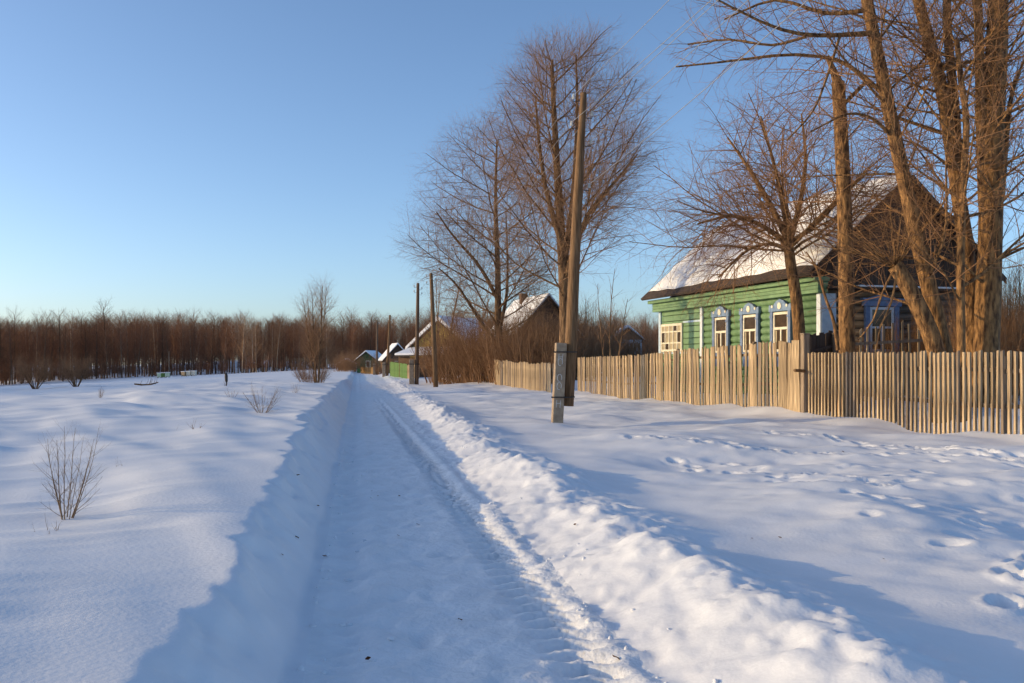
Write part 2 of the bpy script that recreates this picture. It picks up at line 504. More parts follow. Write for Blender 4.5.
def dirs_of(pts):
    A = np.asarray(pts); D = np.diff(A, axis=0); D /= np.linalg.norm(D, axis=1, keepdims=True)
    return [tuple(D[0])] + [tuple(x) for x in D]

def egg(cx, cy, z0, z1, R, peak=.35, pw=.75):
    def f(p):
        u = (p[2] - z0) / (z1 - z0)
        if u < 0 or u > 1: return False
        k = (u / peak) if u < peak else (1 - u) / (1 - peak)
        k = max(0.0, k)
        k = math.sin(k * math.pi / 2) ** pw
        return (p[0] - cx) ** 2 + (p[1] - cy) ** 2 < (R * k) ** 2
    return f

# tall linden by the utility pole
r = random.Random(11)
lx, ly = at(566, 35.9), 35.9
lz = gz(lx, ly)
S = dict(max=4, seg=[8, 7, 4, 3, 2], wob=[.04, .14, .16, .18, .2], trop=[.02, .085, .06, .04, .02], tip=[.3, .25, .3, .4, .5],
         start=[.24, .14, .10, .08], dens=[4.4, 4.0, 5.0, 6.0], ang=[58, 46, 44, 40], len=[7.4, 3.0, 1.3, .60], tap=[.30, .5, .5, .4],
         rmax=[.048, .019, .0095, .0064], env=egg(lx + .3, ly, 2.7, 14.2, 3.95, .42, .55))
lines = []
pts, rr = stem([(565, 392), (566, 320), (562, 250), (557, 170), (553, 95), (552, 60)], 35.9, .27, .05, 11)
pts[0] = (pts[0][0], pts[0][1], lz - .25)
lines.append((0, pts, rr)); children(lines, r, pts, rr, dirs_of(pts), 12.5, 0, S)
for q, L in (([(565, 262), (573, 200), (577, 120), (575, 60)], 8), ([(563, 250), (545, 190), (538, 130), (536, 90)], 7), ([(566, 275), (585, 215), (612, 185), (640, 150)], 6)):
    pts, rr = stem(q, 35.9, .13, .03, 8, 1.0)
    pts = [(p[0], p[1] + (.12 * i - .2 if L < 8 else .2 - .1 * i), p[2]) for i, p in enumerate(pts)]
    lines.append((1, pts, rr)); children(lines, r, pts, rr, dirs_of(pts), L, 1, dict(S, start=[.25, .1, .12, .1]))
to_tree('linden_tree', 'tallest bare linden with egg shaped crown just left of the wooden pole', lines, (lx, ly, lz))
print('linden', len(lines))

# second large tree, farther, spreading
r = random.Random(23)
bx, by = at(500, 60), 60.0
bz = gz(bx, by)
S = dict(max=4, seg=[8, 7, 4, 3, 2], wob=[.05, .12, .15, .18, .2], trop=[.02, .045, .02, .0, .0], tip=[.3, .25, .3, .4, .5],
         start=[.2, .2, .12, .1], dens=[3.4, 3.3, 4.2, 5.2], ang=[64, 50, 46, 42], len=[7.6, 3.7, 1.7, .8], tap=[.45, .5, .5, .4],
         rmax=[.072, .027, .013, .0088], env=egg(bx - 1.3, by, 2.0, 17.2, 5.5, .40, .55))
lines = []
pts, rr = stem([(500, 386), (498, 330), (498, 265), (495, 200), (497, 140)], 60, .30, .05, 10)
pts[0] = (pts[0][0], pts[0][1], bz - .25)
lines.append((0, pts, rr)); children(lines, r, pts, rr, dirs_of(pts), 13, 0, S)
for q, L in (([(497, 345), (478, 318), (458, 285), (440, 270)], 5), ([(499, 330), (507, 300), (508, 260), (506, 215)], 6), ([(498, 300), (480, 265), (455, 240), (438, 215)], 6)):
    pts, rr = stem(q, 60, .15, .04, 8, 1.0)
    pts = [(p[0], p[1] - .15 * i, p[2]) for i, p in enumerate(pts)]
    lines.append((1, pts, rr)); children(lines, r, pts, rr, dirs_of(pts), L, 1, S)
to_tree('linden_tree', 'broad bare tree left of the tallest linden, in front of the brown house', lines, (bx, by, bz))
print('tree2', len(lines))

# wide crowned tree in front of the green house
r = random.Random(5)
ax, ay = at(799, 27), 27.0
az_ = gz(ax, ay)
S = dict(max=4, seg=[6, 8, 5, 4, 3], wob=[.05, .16, .2, .22, .22], trop=[0, .02, -.045, -.04, .0], tip=[.6, .25, .3, .4, .5],
         start=[.8, .16, .14, .12], dens=[6, 4.2, 5.0, 5.2], ang=[62, 50, 48, 44], len=[5.8, 2.7, 1.2, .58], tap=[.1, .45, .5, .4],
         rmax=[.07, .026, .011, .0058], minc=[13, 0, 0, 0], env=egg(at(768, 27), 27, 1.9, 11.0, 4.5, .42, .45))
lines = []
pts, rr = stem([(800, 392), (800, 345), (797, 300), (790, 262), (788, 240)], 27, .19, .14, 8, 1.15)
pts[0] = (pts[0][0], pts[0][1], az_ - .25)
lines.append((0, pts, rr)); children(lines, r, pts, rr, dirs_of(pts), 4.5, 0, S)
for q, w in (([(789, 245), (765, 225), (735, 212), (700, 222)], .09), ([(788, 240), (772, 200), (752, 160), (735, 130)], .10), ([(789, 243), (800, 205), (806, 160), (800, 115)], .10),
          ([(790, 243), (815, 225), (840, 195), (858, 178)], .08), ([(788, 250), (770, 244), (742, 250), (712, 280)], .07), ([(789, 240), (786, 195), (780, 150), (772, 105)], .09)):
    pts, rr = stem(q, 27, w, .025, 8, 1.0)
    k = r.uniform(-.16, .16)
    pts = [(p[0], p[1] + k * i, p[2]) for i, p in enumerate(pts)]
    lines.append((1, pts, rr)); children(lines, r, pts, rr, dirs_of(pts), 5, 1, S)
to_tree('spreading_tree', 'wide crowned bare tree with short trunk before the green house windows', lines, (ax, ay, az_), twig='twig_tan', bark='bark_grey')
print('apple', len(lines))

# the row of trunks inside the picket fence at right
def big_tree(name, label, stems, Y, seed, dens=1.0, extra=(), bark='bark_grey', twig='twig_tan', top=None, branchy=True, droop=.02):
    r = random.Random(seed)
    S = dict(max=3, seg=[10, 8, 5, 3], wob=[.03, .14, .18, .2], trop=[.02, droop, .02, .02], tip=[.4, .2, .3, .5],
             start=[.22, .15, .12], dens=[3.1 * dens, 4.0, 6.0], ang=[62, 50, 44], len=[4.4, 1.9, .85], tap=[.3, .45, .45],
             rmax=[.042, .0155, .0068])
    lines = []
    x0 = at(stems[0][0][0][0], Y); z0 = gz(x0, Y)
    for k, (q, w0, w1) in enumerate(stems):
        pts, rr = stem(q, Y, w0 * Y / FPX / 2, w1 * Y / FPX / 2, 14, 1.25 if k == 0 else 1.05)
        if k == 0: pts[0] = (pts[0][0], pts[0][1], z0 - .2)
        R2 = [w * (1 + .03 * math.sin(i * 2.3 + seed)) for i, w in enumerate(rr)]
        lines.append((0, pts, R2))
        if branchy:
            L = sum(math.dist(pts[i], pts[i + 1]) for i in range(len(pts) - 1))
            children(lines, r, pts, R2, dirs_of(pts), L, 0, S)
    for q, w, dyy, *dy0 in extra:
        pts, rr = stem(q, Y, w * Y / FPX / 2, .02, 9, 1.0)
        pts = [(p[0], p[1] + (dy0[0] if dy0 else 0) + dyy * i / 9, p[2]) for i, p in enumerate(pts)]
        lines.append((1, pts, rr)); children(lines, r, pts, rr, dirs_of(pts), 4.5, 1, S)
    return to_tree(name, label, lines, (x0, Y, z0), bark=bark, twig=twig, sides=(11, 6, 4, 3))

big_tree('leaning_tree', 'long straight trunk leaning left across the gable of the green house', [([(946, 395), (945, 350), (917, 240), (893, 130), (868, 8), (850, -90), (838, -170)], 19, 8)], 22.0, 41, .9,
         extra=(([(874, 33), (850, 38), (800, 44), (760, 38), (700, 12)], 6, -1.0), ([(800, 44), (770, 50), (730, 38), (690, 40)], 3, .8, -.5), ([(868, 10), (830, 12), (780, -10), (730, 10)], 5, .6), ([(896, 140), (868, 120), (840, 118), (800, 140)], 4, -.8), ([(885, 95), (850, 62), (835, 55), (790, 48), (745, 55), (680, 60)], 5, .5), ([(835, 40), (820, 82), (804, 120), (775, 150)], 3, -.6, -.35)))
def broken_trunk():
    Y = 24.0; r = random.Random(8)
    S = dict(max=3, seg=[10, 7, 5, 3], wob=[.03, .16, .2, .2], trop=[0, .06, .02, .02], tip=[.8, .2, .3, .5], start=[.3, .2, .15], dens=[1.6, 3, 4.2], ang=[55, 46, 42],
             len=[2.6, 1.3, .6], tap=[.2, .45, .45], rmax=[.035, .016, .009])
    x0 = at(846, Y); z0 = gz(x0, Y)
    pts, rr = stem([(847, 395), (847, 330), (845, 220), (841, 130), (838, 82)], Y, .21, .16, 14, 1.2)
    pts[0] = (pts[0][0], pts[0][1], z0 - .2)
    lines = [(0, pts, rr)]
    children(lines, r, pts, rr, dirs_of(pts), 8, 0, S)
    for q, w in (([(838, 84), (834, 72), (827, 56)], .13), ([(840, 108), (852, 96), (868, 80)], .06)):
        p2, r2 = stem(q, Y, w, .05, 4, 1.0)
        lines.append((1, p2, r2))
    p2, r2 = stem([(838, 350), (834, 318), (824, 296), (818, 268), (806, 252)], Y - .3, .05, .015, 9, 1.0)
    lines.append((1, p2, r2)); children(lines, r, p2, r2, dirs_of(p2), 2, 1, S)
    to_tree('broken_tree', 'upright trunk with snapped off crooked top at the near corner of the house', lines, (x0, Y, z0), bark='bark_grey', twig='twig_tan', sides=(11, 6, 4, 3))
broken_trunk()
def pollard():
    Y = 21.6; r = random.Random(9)
    S = dict(max=3, seg=[6, 7, 4, 3], wob=[.03, .12, .18, .2], trop=[0, .05, .03, .02], tip=[.9, .2, .3, .5], start=[.9, .25, .15], dens=[6, 2.2, 3.5], ang=[50, 36, 40],
             len=[2.1, .8, .45], tap=[.1, .45, .45], rmax=[.022, .010, .006], minc=[44, 0, 0], rk=.3)
    x0 = at(939, Y); z0 = gz(x0, Y)
    pts, rr = stem([(941, 395), (938, 350), (918, 305), (900, 272), (894, 265)], Y, .21, .17, 9, 1.2)
    pts[0] = (pts[0][0], pts[0][1], z0 - .2)
    lines = [(0, pts, rr)]
    children(lines, r, pts, rr, [(-.35, 0, .93)] * 10, 3, 0, S)
    for q in ([(893, 272), (882, 292), (874, 322), (858, 340)], [(897, 270), (892, 305), (880, 325), (876, 350)]):
        p2, r2 = stem(q, Y - .2, .03, .015, 6, 1.0); lines.append((1, p2, r2)); children(lines, r, p2, r2, dirs_of(p2), 2, 1, S)
    to_tree('pollarded_tree', 'short leaning cut back trunk with a fan of sprouts on top', lines, (x0, Y, z0), bark='bark_grey', twig='twig_tan', sides=(11, 5, 3, 3))
pollard()
big_tree('forked_tree', 'tall trunk forking into two stems between the leaning trunk and the thickest trunk',
         [([(973, 395), (972, 350), (970, 260), (955, 180), (946, 105), (933, 53), (919, 8), (905, -60), (892, -150)], 17, 9), ([(958, 180), (956, 118), (949, 53), (946, 8), (950, -70), (952, -130)], 10, 7)], 23.0, 43, .8)
big_tree('slim_tree', 'slim pale trunk standing in front of the forked tree', [([(962, 395), (961, 350), (960, 260), (963, 180), (968, 118), (960, 79), (957, 40)], 9, 5)], 21.2, 44, .9)
big_tree('thick_tree', 'thickest trunk of fused stems at the right edge of the photo',
         [([(985, 395), (986, 345), (990, 250), (992, 150), (996, 60), (998, 8), (1000, -80), (1004, -170)], 26, 17), ([(990, 300), (982, 180), (980, 80), (978, 8), (972, -80)], 11, 8)], 22.4, 45, .9,
         extra=(([(1000, 200), (1008, 140), (1018, 85), (1040, 40)], 9, .4), ([(990, 60), (960, 65), (925, 80), (890, 100)], 4, -.8)))

# multi stemmed tree on the left side of the road
def clump_tree(name, label, x, y, h, nst, spread, seed, dens=1.0, thick=.05, group=None, cat='tree', twig='twig', lens=(1.2, .5), maxl=3, bark='bark', up=.06, lo=.25, tk=(.35, .18, .11)):
    r = random.Random(seed); z = gz(x, y)
    S = dict(max=maxl, seg=[7, 4, 3, 2], wob=[.07, .12, .16, .2], trop=[up, .05, .04, .03], tip=[.2, .25, .4, .5], start=[lo, .15, .1], dens=[3.2 * dens, 4.6 * dens, 5 * dens],
             ang=[36, 38, 38], len=[lens[0], lens[1], lens[1] * .5], tap=[.55, .5, .4], rmax=[thick * k for k in tk])
    lines = []
    for i in range(nst):
        a = i * 2.4 + r.uniform(-.4, .4); s = spread * r.uniform(.3, 1)
        d = norm((math.cos(a) * s, math.sin(a) * s, 1))
        p = (x + math.cos(a) * thick * 1.6, y + math.sin(a) * thick * 1.6, z - .1)
        branch(lines, r, p, d, h * r.uniform(.75, 1.05), thick * r.uniform(.6, 1), 0, S)
    return to_tree(name, label, lines, (x, y, z), group, cat, bark, twig, split=0, sides=(6, 4, 3, 3))
clump_tree('multi_stem_tree', 'bare multi stemmed tree alone on the left bank of the road', at(317, 46), 46, 5.6, 6, .26, 4, 1.9, .055, lens=(1.6, .7), tk=(.34, .21, .15), up=.045, lo=.15)
clump_tree('round_bush', 'leftmost round bare bush on a short stem in the snow field', at(35, 60), 60, 2.3, 11, 1.15, 31, 3.2, .04, cat='bush', lens=(1.0, .5), up=.03)
clump_tree('round_bush', 'round bare bush standing right of the leftmost one in the field', at(76, 60), 60, 2.1, 11, 1.2, 32, 3.2, .04, cat='bush', lens=(1.0, .5), up=.03)
clump_tree('sapling', 'leafless sapling with thin upright stems near the left edge', at(66, 7.6), 7.6, .86, 9, .62, 33, 4.2, .0065, cat='sapling', lens=(.3, .13), maxl=2, twig='weed', bark='weed', up=.09, tk=(.5, .4, .3), lo=.15)
for k, (px, Y, h, sp, n, lab) in enumerate((
        (262, 19, .75, 1.5, 14, 'largest tangle of dry weed stalks on the left bank'), (196, 14.5, .20, 1.0, 4, 'small bent weed stub in the middle of the left field'),
        (50, 7.0, .16, 1.6, 5, 'low arching weed in front of the sapling'), (172, 14.8, .12, 1.4, 4, 'tiny weed left of the bent stub'),
        (225, 40, .45, .5, 3, 'thin weeds around the dark post'), (100, 27, .5, .3, 7, 'upright dry stalks left of the road field centre'),
        (232, 24, .35, .9, 5, 'thin leaning twigs below the dark post'), (295, 30, .5, .7, 6, 'weed stalks left of the multi stemmed tree'), (120, 10.5, .12, .6, 3, 'short weed tips right of the sapling'))):
    clump_tree('dry_weed', lab, at(px, Y), Y, h, n, sp, 50 + k, 4.0 if k == 0 else 3.0, .0075, cat='weed', lens=(.26, .12), maxl=2, twig='weed', bark='weed', tk=(.7, .55, .4))
clump_tree('young_tree', 'thin forked young tree behind the fence right of the wooden pole', at(611, 47), 47, 5.6, 3, .3, 71, .8, .06, lens=(1.4, .6), twig='twig_tan')
clump_tree('young_tree', 'slender bare tree behind the shrubs between the two poles', at(442, 78), 78, 9.5, 5, .22, 72, .8, .10, lens=(2.2, .9))

# shrubs: one dense bush mesh, copied
def shrub_lines(seed, h, nst, spread, thick=.022, mm='twig'):
    r = random.Random(seed)
    S = dict(max=2, seg=[5, 4, 3], wob=[.12, .18, .2], trop=[.03, .03, .02], tip=[.3, .4, .5], start=[.2, .1], dens=[4.5, 5.5], ang=[36, 40], len=[1.1, .5], tap=[.4, .4], rmax=[.016, .011])
    L = []
    for i in range(nst):
        a = r.uniform(0, 6.28); q = math.sqrt(r.random()) * spread
        s = r.uniform(.1, .55)
        branch(L, r, (math.cos(a) * q, math.sin(a) * q, -.1), norm((math.cos(a) * s, math.sin(a) * s, 1)), h * r.uniform(.55, 1.1), thick, 0, S)
    return lines_mesh('bush', L, M[mm], lambda lv: (4, 3, 3)[lv])
BUSH = [shrub_lines(90 + i, 3.0, 60, 1.3, mm='twig' if i < 3 else 'twig_tan') for i in range(5)]
ORD = ('second', 'third', 'fourth', 'fifth', 'sixth', 'seventh')
SHRUB_LABEL = {0: ['thicket shrub nearest the sunlit wooden pole'] + ['%s thicket shrub to the right of the sunlit pole, front row' % q for q in ORD[:4]] +
                  ['tall shrub at the back of the thicket behind the sunlit pole', 'tall shrub at the back of the thicket left of the broad tree',
                   'shrub at the foot of the broad bare tree', 'shrub just right of the foot of the broad bare tree', 'shrub under the left corner of the brown gable',
                   'shrub at the right end of the thicket by the fence end', 'low front shrub behind the left end of the far low fence', 'low front shrub behind the middle of the far low fence',
                   'tall shrub covering the left wall of the brown house', 'shrub at the right corner of the brown house', 'tallest shrub right before the dark brown gable'],
               1: ['shrub left of the thin forked young tree', 'shrub right behind the thin forked young tree', 'tall shrub behind the fence just right of the wooden pole', 'low shrub in front of the blue veranda house',
                   'shrub behind the fence left of the green house corner', 'shrub touching the far left corner of the green house', 'shrub partly hidden by the tall near pole', 'tallest shrub behind the near pole'],
               2: ['low shrub at the far right behind the even pickets', 'low shrub beyond the right edge of the even pickets', 'tall shrub behind the thickest trunk', 'tallest shrub at the right edge behind the trunks', 'shrub left of the thickest trunk before the dark gable',
                   'low shrub at the foot of the broken trunk', 'low shrub under the blue framed gable window', 'low shrub right of the blue framed gable window', 'low shrub behind the pollarded trunk', 'shrub between the forked and thickest trunks', 'shrub right at the foot of the thickest trunk'],
               3: ['low brush at the foot of the multi stemmed tree'],
               4: ['leftmost low bush at the bend of the road', 'low bush left of the dark green house', 'low bush right of the dark green house', 'taller bush behind the bend of the road', 'low bush in front of the small brown shed', 'low bush beside the lime fence']}
cnt = {}
k = 0
for px, Y, s, g in [(446, 66, 1.1, 0), (458, 64, 1.2, 0), (470, 63, 1.25, 0), (482, 62, 1.3, 0), (493, 61, 1.2, 0), (452, 70, 1.4, 0), (474, 68, 1.5, 0), (505, 60, 1.3, 0), (520, 59, 1.35, 0), (535, 58, 1.3, 0), (548, 57, 1.15, 0), (515, 57, 1.15, 0), (540, 55, 1.2, 0), (528, 62, 1.3, 0), (552, 60, 1.15, 0), (538, 61, 1.25, 0), (312, 47, .45, 3), (341, 130, .8, 4), (350, 128, .7, 4), (368, 132, .75, 4), (349, 146, 1.3, 4), (381, 118, .6, 4), (399, 110, .7, 4),
                    (590, 60, 1.2, 1), (605, 62, 1.2, 1), (585, 66, 1.5, 1), (625, 75, 1.0, 1), (643, 64, 1.1, 1), (655, 62, 1.2, 1), (570, 58, 1.2, 1), (575, 70, 1.6, 1),
                    (1010, 27, .95, 2), (1030, 26, 1.0, 2), (1000, 32, 1.3, 2), (1025, 33, 1.5, 2), (990, 30, 1.0, 2), (842, 25.2, .6, 2), (872, 27.4, .6, 2), (905, 27.6, .7, 2), (930, 27.8, .75, 2), (975, 25.2, 1.0, 2), (1005, 24.4, 1.1, 2)]:
    x = at(px, Y)
    o = link('bush', BUSH[k % 3 if g != 2 else 3 + k % 2], None, (x, Y, gz(x, Y)), (0, 0, k * 1.3), (s * (.6 if g == 2 else 1), s * (.45 if g == 2 else 1), s * (.85 + .13 * (k % 4))))
    cnt[g] = cnt.get(g, 0) + 1
    tag(o, SHRUB_LABEL[g][cnt[g] - 1], 'bush',
        ('shrubs of the roadside thicket', 'shrubs behind the middle fence', 'shrubs between the right hand trunks', None, 'bushes among the farthest houses')[g])
    k += 1

# forest
def forest_lines(seed, h, nb=46, low=.22):
    r = random.Random(seed)
    S = dict(max=2, seg=[6, 3, 2], wob=[.03, .12, .2], trop=[.02, .1, .06], tip=[.25, .3, .5], start=[low, .25], dens=[nb / h / (1 - low), 6.0], ang=[44, 42], len=[h * .25, h * .085], tap=[.32, .35], rmax=[.045, .04])
    L = []
    branch(L, r, (0, 0, -.3), (0, 0, 1), h, .009 * h + .03, 0, S)
    return L
def forest_mesh(L):
    a = [l for l in L if l[0] == 0]; b = [l for l in L if l[0] > 0]
    def arr(Ls, sd):
        g = {}
        for lv, p, rr in Ls: g.setdefault(len(p), []).append((p, rr))
        Vs, Fs, o = [], [], 0
        for n, q in g.items():
            V, F = tubes_batch(np.array([x[0] for x in q], float), np.array([x[1] for x in q], float), sd)
            Vs.append(V); Fs.append(F + o); o += len(V)
        return np.concatenate(Vs), np.concatenate(Fs)
    V1, F1 = arr(a, 5); V2, F2 = arr(b, 3)
    return np.concatenate([V1, V2]), np.concatenate([F1, F2 + len(V1)]), np.concatenate([np.zeros(len(F1), int), np.ones(len(F2), int)])
FOR = []
for i in range(6):
    V, F, mi = forest_mesh(forest_lines(200 + i, 11.0 + .4 * i, 60, .18 + .04 * (i % 3)))
    FOR.append(np_mesh('forest_tree', V, F, [M['trunk_far'], M['twig_far']], True, mi))
def edgeY(px):                                 # depth of the forest edge along the picture
    return float(np.interp(px, [-60, 0, 180, 240, 320, 420, 700, 1100], [165, 172, 184, 168, 172, 190, 150, 120]))
def toph(px): return float(np.interp(px, [-60, 60, 150, 240, 330, 420, 560, 700, 1100], [1.02, .98, .99, .86, .80, .86, .76, .62, .60]))
M['twig_pale'] = mat('pale_forest_twig', (.27, .155, .085), (.36, .215, .12), .6, rough=.9, vary=.2)
M['trunk_pale'] = mat('pale_forest_bark', (.34, .25, .17), (.50, .39, .28), 2, rough=.9, vary=.2)
PALE = []
for me_ in FOR[:3]:
    q_ = me_.copy(); q_.name = 'pale_forest_tree'; q_.materials[0] = M['trunk_pale']; q_.materials[1] = M['twig_pale']; PALE.append(q_)
TREE6 = []
r = random.Random(77)
for i in range(150):
    px = -40 + i * 5.0 + r.uniform(-3, 3)
    Y = edgeY(px) + r.uniform(0, 10)
    x = at(px, Y)
    s = toph(px) * r.uniform(.84, 1.02) * (1.13 if r.random() < .05 else 1)
    o = link('forest_tree', FOR[i % 6], None, (x, Y, gz(x, Y)), (r.uniform(-.03, .03), r.uniform(-.03, .03), r.uniform(0, 6.28)), (s * r.uniform(.85, 1.2), s * r.uniform(.85, 1.2), s))
    if i < 6: TREE6.append(o)
    elif 240 < px < 282 and i % 4:
        o.data = PALE[i % 3]; tag(o, 'pale tan tree in the lighter clump of the forest edge behind the weed tangle', 'tree', 'pale trees of the lighter clump'); continue
    elif i % 17 == 5:
        o.data = PALE[i % 3]; o.scale = [q * 1.08 for q in o.scale]; tag(o, 'single pale trunked tree among the brown trees of the forest edge', 'tree', 'scattered pale trees of the forest edge'); continue
    tag(o, 'bare brown tree in the front edge of the far forest', 'tree', 'trees along the front edge of the forest')
def forest_mass():
    r = random.Random(78)
    P = []
    for i in range(1000):
        px = -50 + 760 * r.random()
        dpt = r.random() ** .8
        Y = edgeY(px) + 12 + 75 * dpt
        P.append((px, Y, toph(px) * r.uniform(.85, 1.1)))
    for i in range(60):
        px = 700 + 400 * r.random(); P.append((px, edgeY(px) + r.uniform(0, 40), .7 * r.uniform(.8, 1.1)))
    for i in range(330):                       # the wood goes on round the field, left of the frame
        Y = 38 + 135 * r.random(); x = -.545 * Y - 8 - max(0, 78 - .56 * Y) * .55 - 40 * r.random()
        P.append((512 + x / Y * FPX, Y, r.uniform(.9, 1.15)))
    nP = len(P)
    for i in range(330):
        px = -50 + 740 * r.random() ** (1.25 if i % 2 else 1); P.append((px, edgeY(px) + r.uniform(-2, 26), r.uniform(.5, 1.1)))
    pos, scl, rot, idx = [], [], [], []
    for i, (px, Y, s) in enumerate(P):
        x = at(px, Y); pos.append((x, Y, gz(x, Y)))
        scl.append((s * 1.1, s * 1.1, s) if i < nP else (s * .9, s * .9, s * .28))
        rot.append((0, 0, r.uniform(0, 6.28))); idx.append(i % 6)
    me = bpy.data.meshes.new('forest')
    me.from_pydata(pos, [], [])
    for nm, ty, dat, key in (('scl', 'FLOAT_VECTOR', scl, 'vector'), ('rot', 'FLOAT_VECTOR', rot, 'vector'), ('idx', 'INT', idx, 'value')):
        a = me.attributes.new(nm, ty, 'POINT'); a.data.foreach_set(key, np.array(dat, np.float32 if key == 'vector' else np.int32).ravel())
    ob = link('forest', me)
    ng = bpy.data.node_groups.new('forest', 'GeometryNodeTree')
    ng.interface.new_socket('Geometry', in_out='INPUT', socket_type='NodeSocketGeometry')
    ng.interface.new_socket('Geometry', in_out='OUTPUT', socket_type='NodeSocketGeometry')
    N, Lk = ng.nodes, ng.links
    gi, go = N.new('NodeGroupInput'), N.new('NodeGroupOutput')
    jn = N.new('GeometryNodeJoinGeometry')
    for o_ in TREE6[::-1]:
        oi = N.new('GeometryNodeObjectInfo'); oi.inputs['Object'].default_value = o_; oi.inputs['As Instance'].default_value = True
        Lk.new(oi.outputs['Geometry'], jn.inputs[0])
    ip = N.new('GeometryNodeInstanceOnPoints'); ip.inputs['Pick Instance'].default_value = True
    Lk.new(gi.outputs[0], ip.inputs['Points']); Lk.new(jn.outputs[0], ip.inputs['Instance'])
    for nm, ty, sock in (('scl', 'FLOAT_VECTOR', 'Scale'), ('rot', 'FLOAT_VECTOR', 'Rotation'), ('idx', 'INT', 'Instance Index')):
        na = N.new('GeometryNodeInputNamedAttribute'); na.data_type = ty; na.inputs['Name'].default_value = nm
        out = [q for q in na.outputs if q.enabled and q.name == 'Attribute'][0]
        Lk.new(out, ip.inputs[sock])
    Lk.new(ip.outputs[0], go.inputs[0])
    md = ob.modifiers.new('forest', 'NODES'); md.node_group = ng
    tag(ob, 'dense brown leafless forest behind the snow field and the village', 'forest', kind='stuff')
forest_mass()

# ------------------------------------------------------------------ fences
def picket_mesh(w, h, th, seed, m):
    r = random.Random(seed)
    b = bmesh.new()
    a, c = r.uniform(-.012, .012), r.uniform(-.012, .012)
    prof = [(-w/2, 0), (w/2, 0), (w/2 + a, h * .5), (w/2 + c, h - r.uniform(0, .03)), (-w/2 + c, h - r.uniform(0, .03)), (-w/2 + a, h * .5)]
    A = [b.verts.new((x, -th/2, z)) for x, z in prof]; B = [b.verts.new((x, th/2, z)) for x, z in prof]
    for q in (A, B): b.faces.new((q[0], q[1], q[2], q[5])); b.faces.new((q[5], q[2], q[3], q[4]))
    n = 6
    for i in range(n): b.faces.new((A[i], A[(i+1) % n], B[(i+1) % n], B[i]))
    bmesh.ops.recalc_face_normals(b, faces=b.faces)
    me = bpy.data.meshes.new('picket'); b.to_mesh(me); b.free(); me.materials.append(m)
    return me

def fence(name, label, pts, heights, spacing, width, seed, mats, jitter=.02, tilt=.02, wvar=.2, rails=(.35, .78), post_gap=2.6, raild=.06, z_top=None, group=None, sink=.08, skip=None, thick=.022, wide_end=0):
    """pts: polyline from one end to the other; heights at each point"""
    r = random.Random(seed)
    P = np.array(pts, float); seg = np.linalg.norm(np.diff(P, axis=0), axis=1); cum = np.r_[0, np.cumsum(seg)]
    root = empty(name, (P[0, 0], P[0, 1], gz(*P[0])))
    tag(root, label, 'fence', group)
    O = np.array(root.location)
    var = [picket_mesh(width * r.uniform(1 - wvar, 1 + wvar), 1.0, thick, seed * 10 + i, mats[0] if i < 6 or len(mats) < 2 else mats[1]) for i in range(8)]
    wide = [picket_mesh(.225, 1.0, thick, seed * 10 + 20 + i, mats[0]) for i in range(3)]
    def pos(s):
        x, y = np.interp(s, cum, P[:, 0]), np.interp(s, cum, P[:, 1])
        k = min(len(seg) - 1, int(np.searchsorted(cum, s, 'right') - 1)); d = P[k + 1] - P[k]
        return x, y, math.atan2(d[1], d[0])
    s = spacing / 2
    n = 0
    while s < cum[-1]:
        x, y, a = pos(s); h = float(np.interp(s, cum, heights))
        if z_top: h = float(np.interp(s, cum, z_top)) - gz(x, y)
        h *= 1 + r.uniform(-jitter, jitter)
        z = gz(x, y) - sink
        if not (skip and skip(s)):
            me = wide[r.randrange(3)] if wide_end and s < wide_end else var[r.randrange(8)]
            link('picket', me, root, (x - O[0], y - O[1], z - O[2]), (r.uniform(-tilt, tilt) * .4, r.uniform(-tilt, tilt), a + r.uniform(-.03, .03)), (r.uniform(.9, 1.1), 1, h + sink))
            n += 1
        s += spacing * r.uniform(.9, 1.1)
    np_ = max(2, int(cum[-1] / post_gap) + 1)
    for i in range(np_):
        s = cum[-1] * i / (np_ - 1); x, y, a = pos(s); h = float(np.interp(s, cum, heights))
        ox, oy = math.sin(a) * raild * 2.2, -math.cos(a) * raild * 2.2
        mb = MB(); mb.box(-.05, .05, -.05, .05, -.3, h * .97)
        mb.build('post', mats[-1], root, .006, loc=(x + ox - O[0], y + oy - O[1], gz(x, y) - O[2]), rot=(0, 0, a))
        if i < np_ - 1:
            s2 = cum[-1] * (i + 1) / (np_ - 1); x2, y2, _ = pos(s2); h2 = float(np.interp(s2, cum, heights))
            for f in rails:
                A = Vector((x + ox * .5, y + oy * .5, gz(x, y) + h * f + r.uniform(-.03, .03))); B = Vector((x2 + ox * .5, y2 + oy * .5, gz(x2, y2) + h2 * f + r.uniform(-.03, .03)))
                D = B - A
                mb = MB(); mb.box(0, D.length, -.02, .02, -.04, .04)
                o = mb.build('rail', mats[-1], root, loc=A - Vector(O)); o.rotation_euler = D.to_track_quat('X', 'Z').to_euler()
    print(name, n)
    return root
def FP(Y): return (xfence(Y), Y)
fence('picket_fence', 'even narrow picket fence with gaps at right in front of the tree trunks', [FP(15.2), FP(18), FP(21), FP(25.0)], [1.55, 1.55, 1.6, 1.6], .150, .060, 1, [M['picket'], M['picket_old']], tilt=.013, wvar=.12, jitter=.008, thick=.045, z_top=[1.85, 1.84, 1.85, 1.87])
fence('board_fence', 'tall uneven board fence before the green house windows', [FP(25.35), FP(28), FP(32), FP(36), FP(40), FP(43.5)], [1.95, 2.0, 1.95, 1.75, 1.6, 1.5],   .225, .148, 2, [M['picket'], M['picket_old']], tilt=.035, wvar=.3, wide_end=1.15, z_top=[2.19, 2.17, 2.07, 1.90, 1.86, 1.84], jitter=.014)
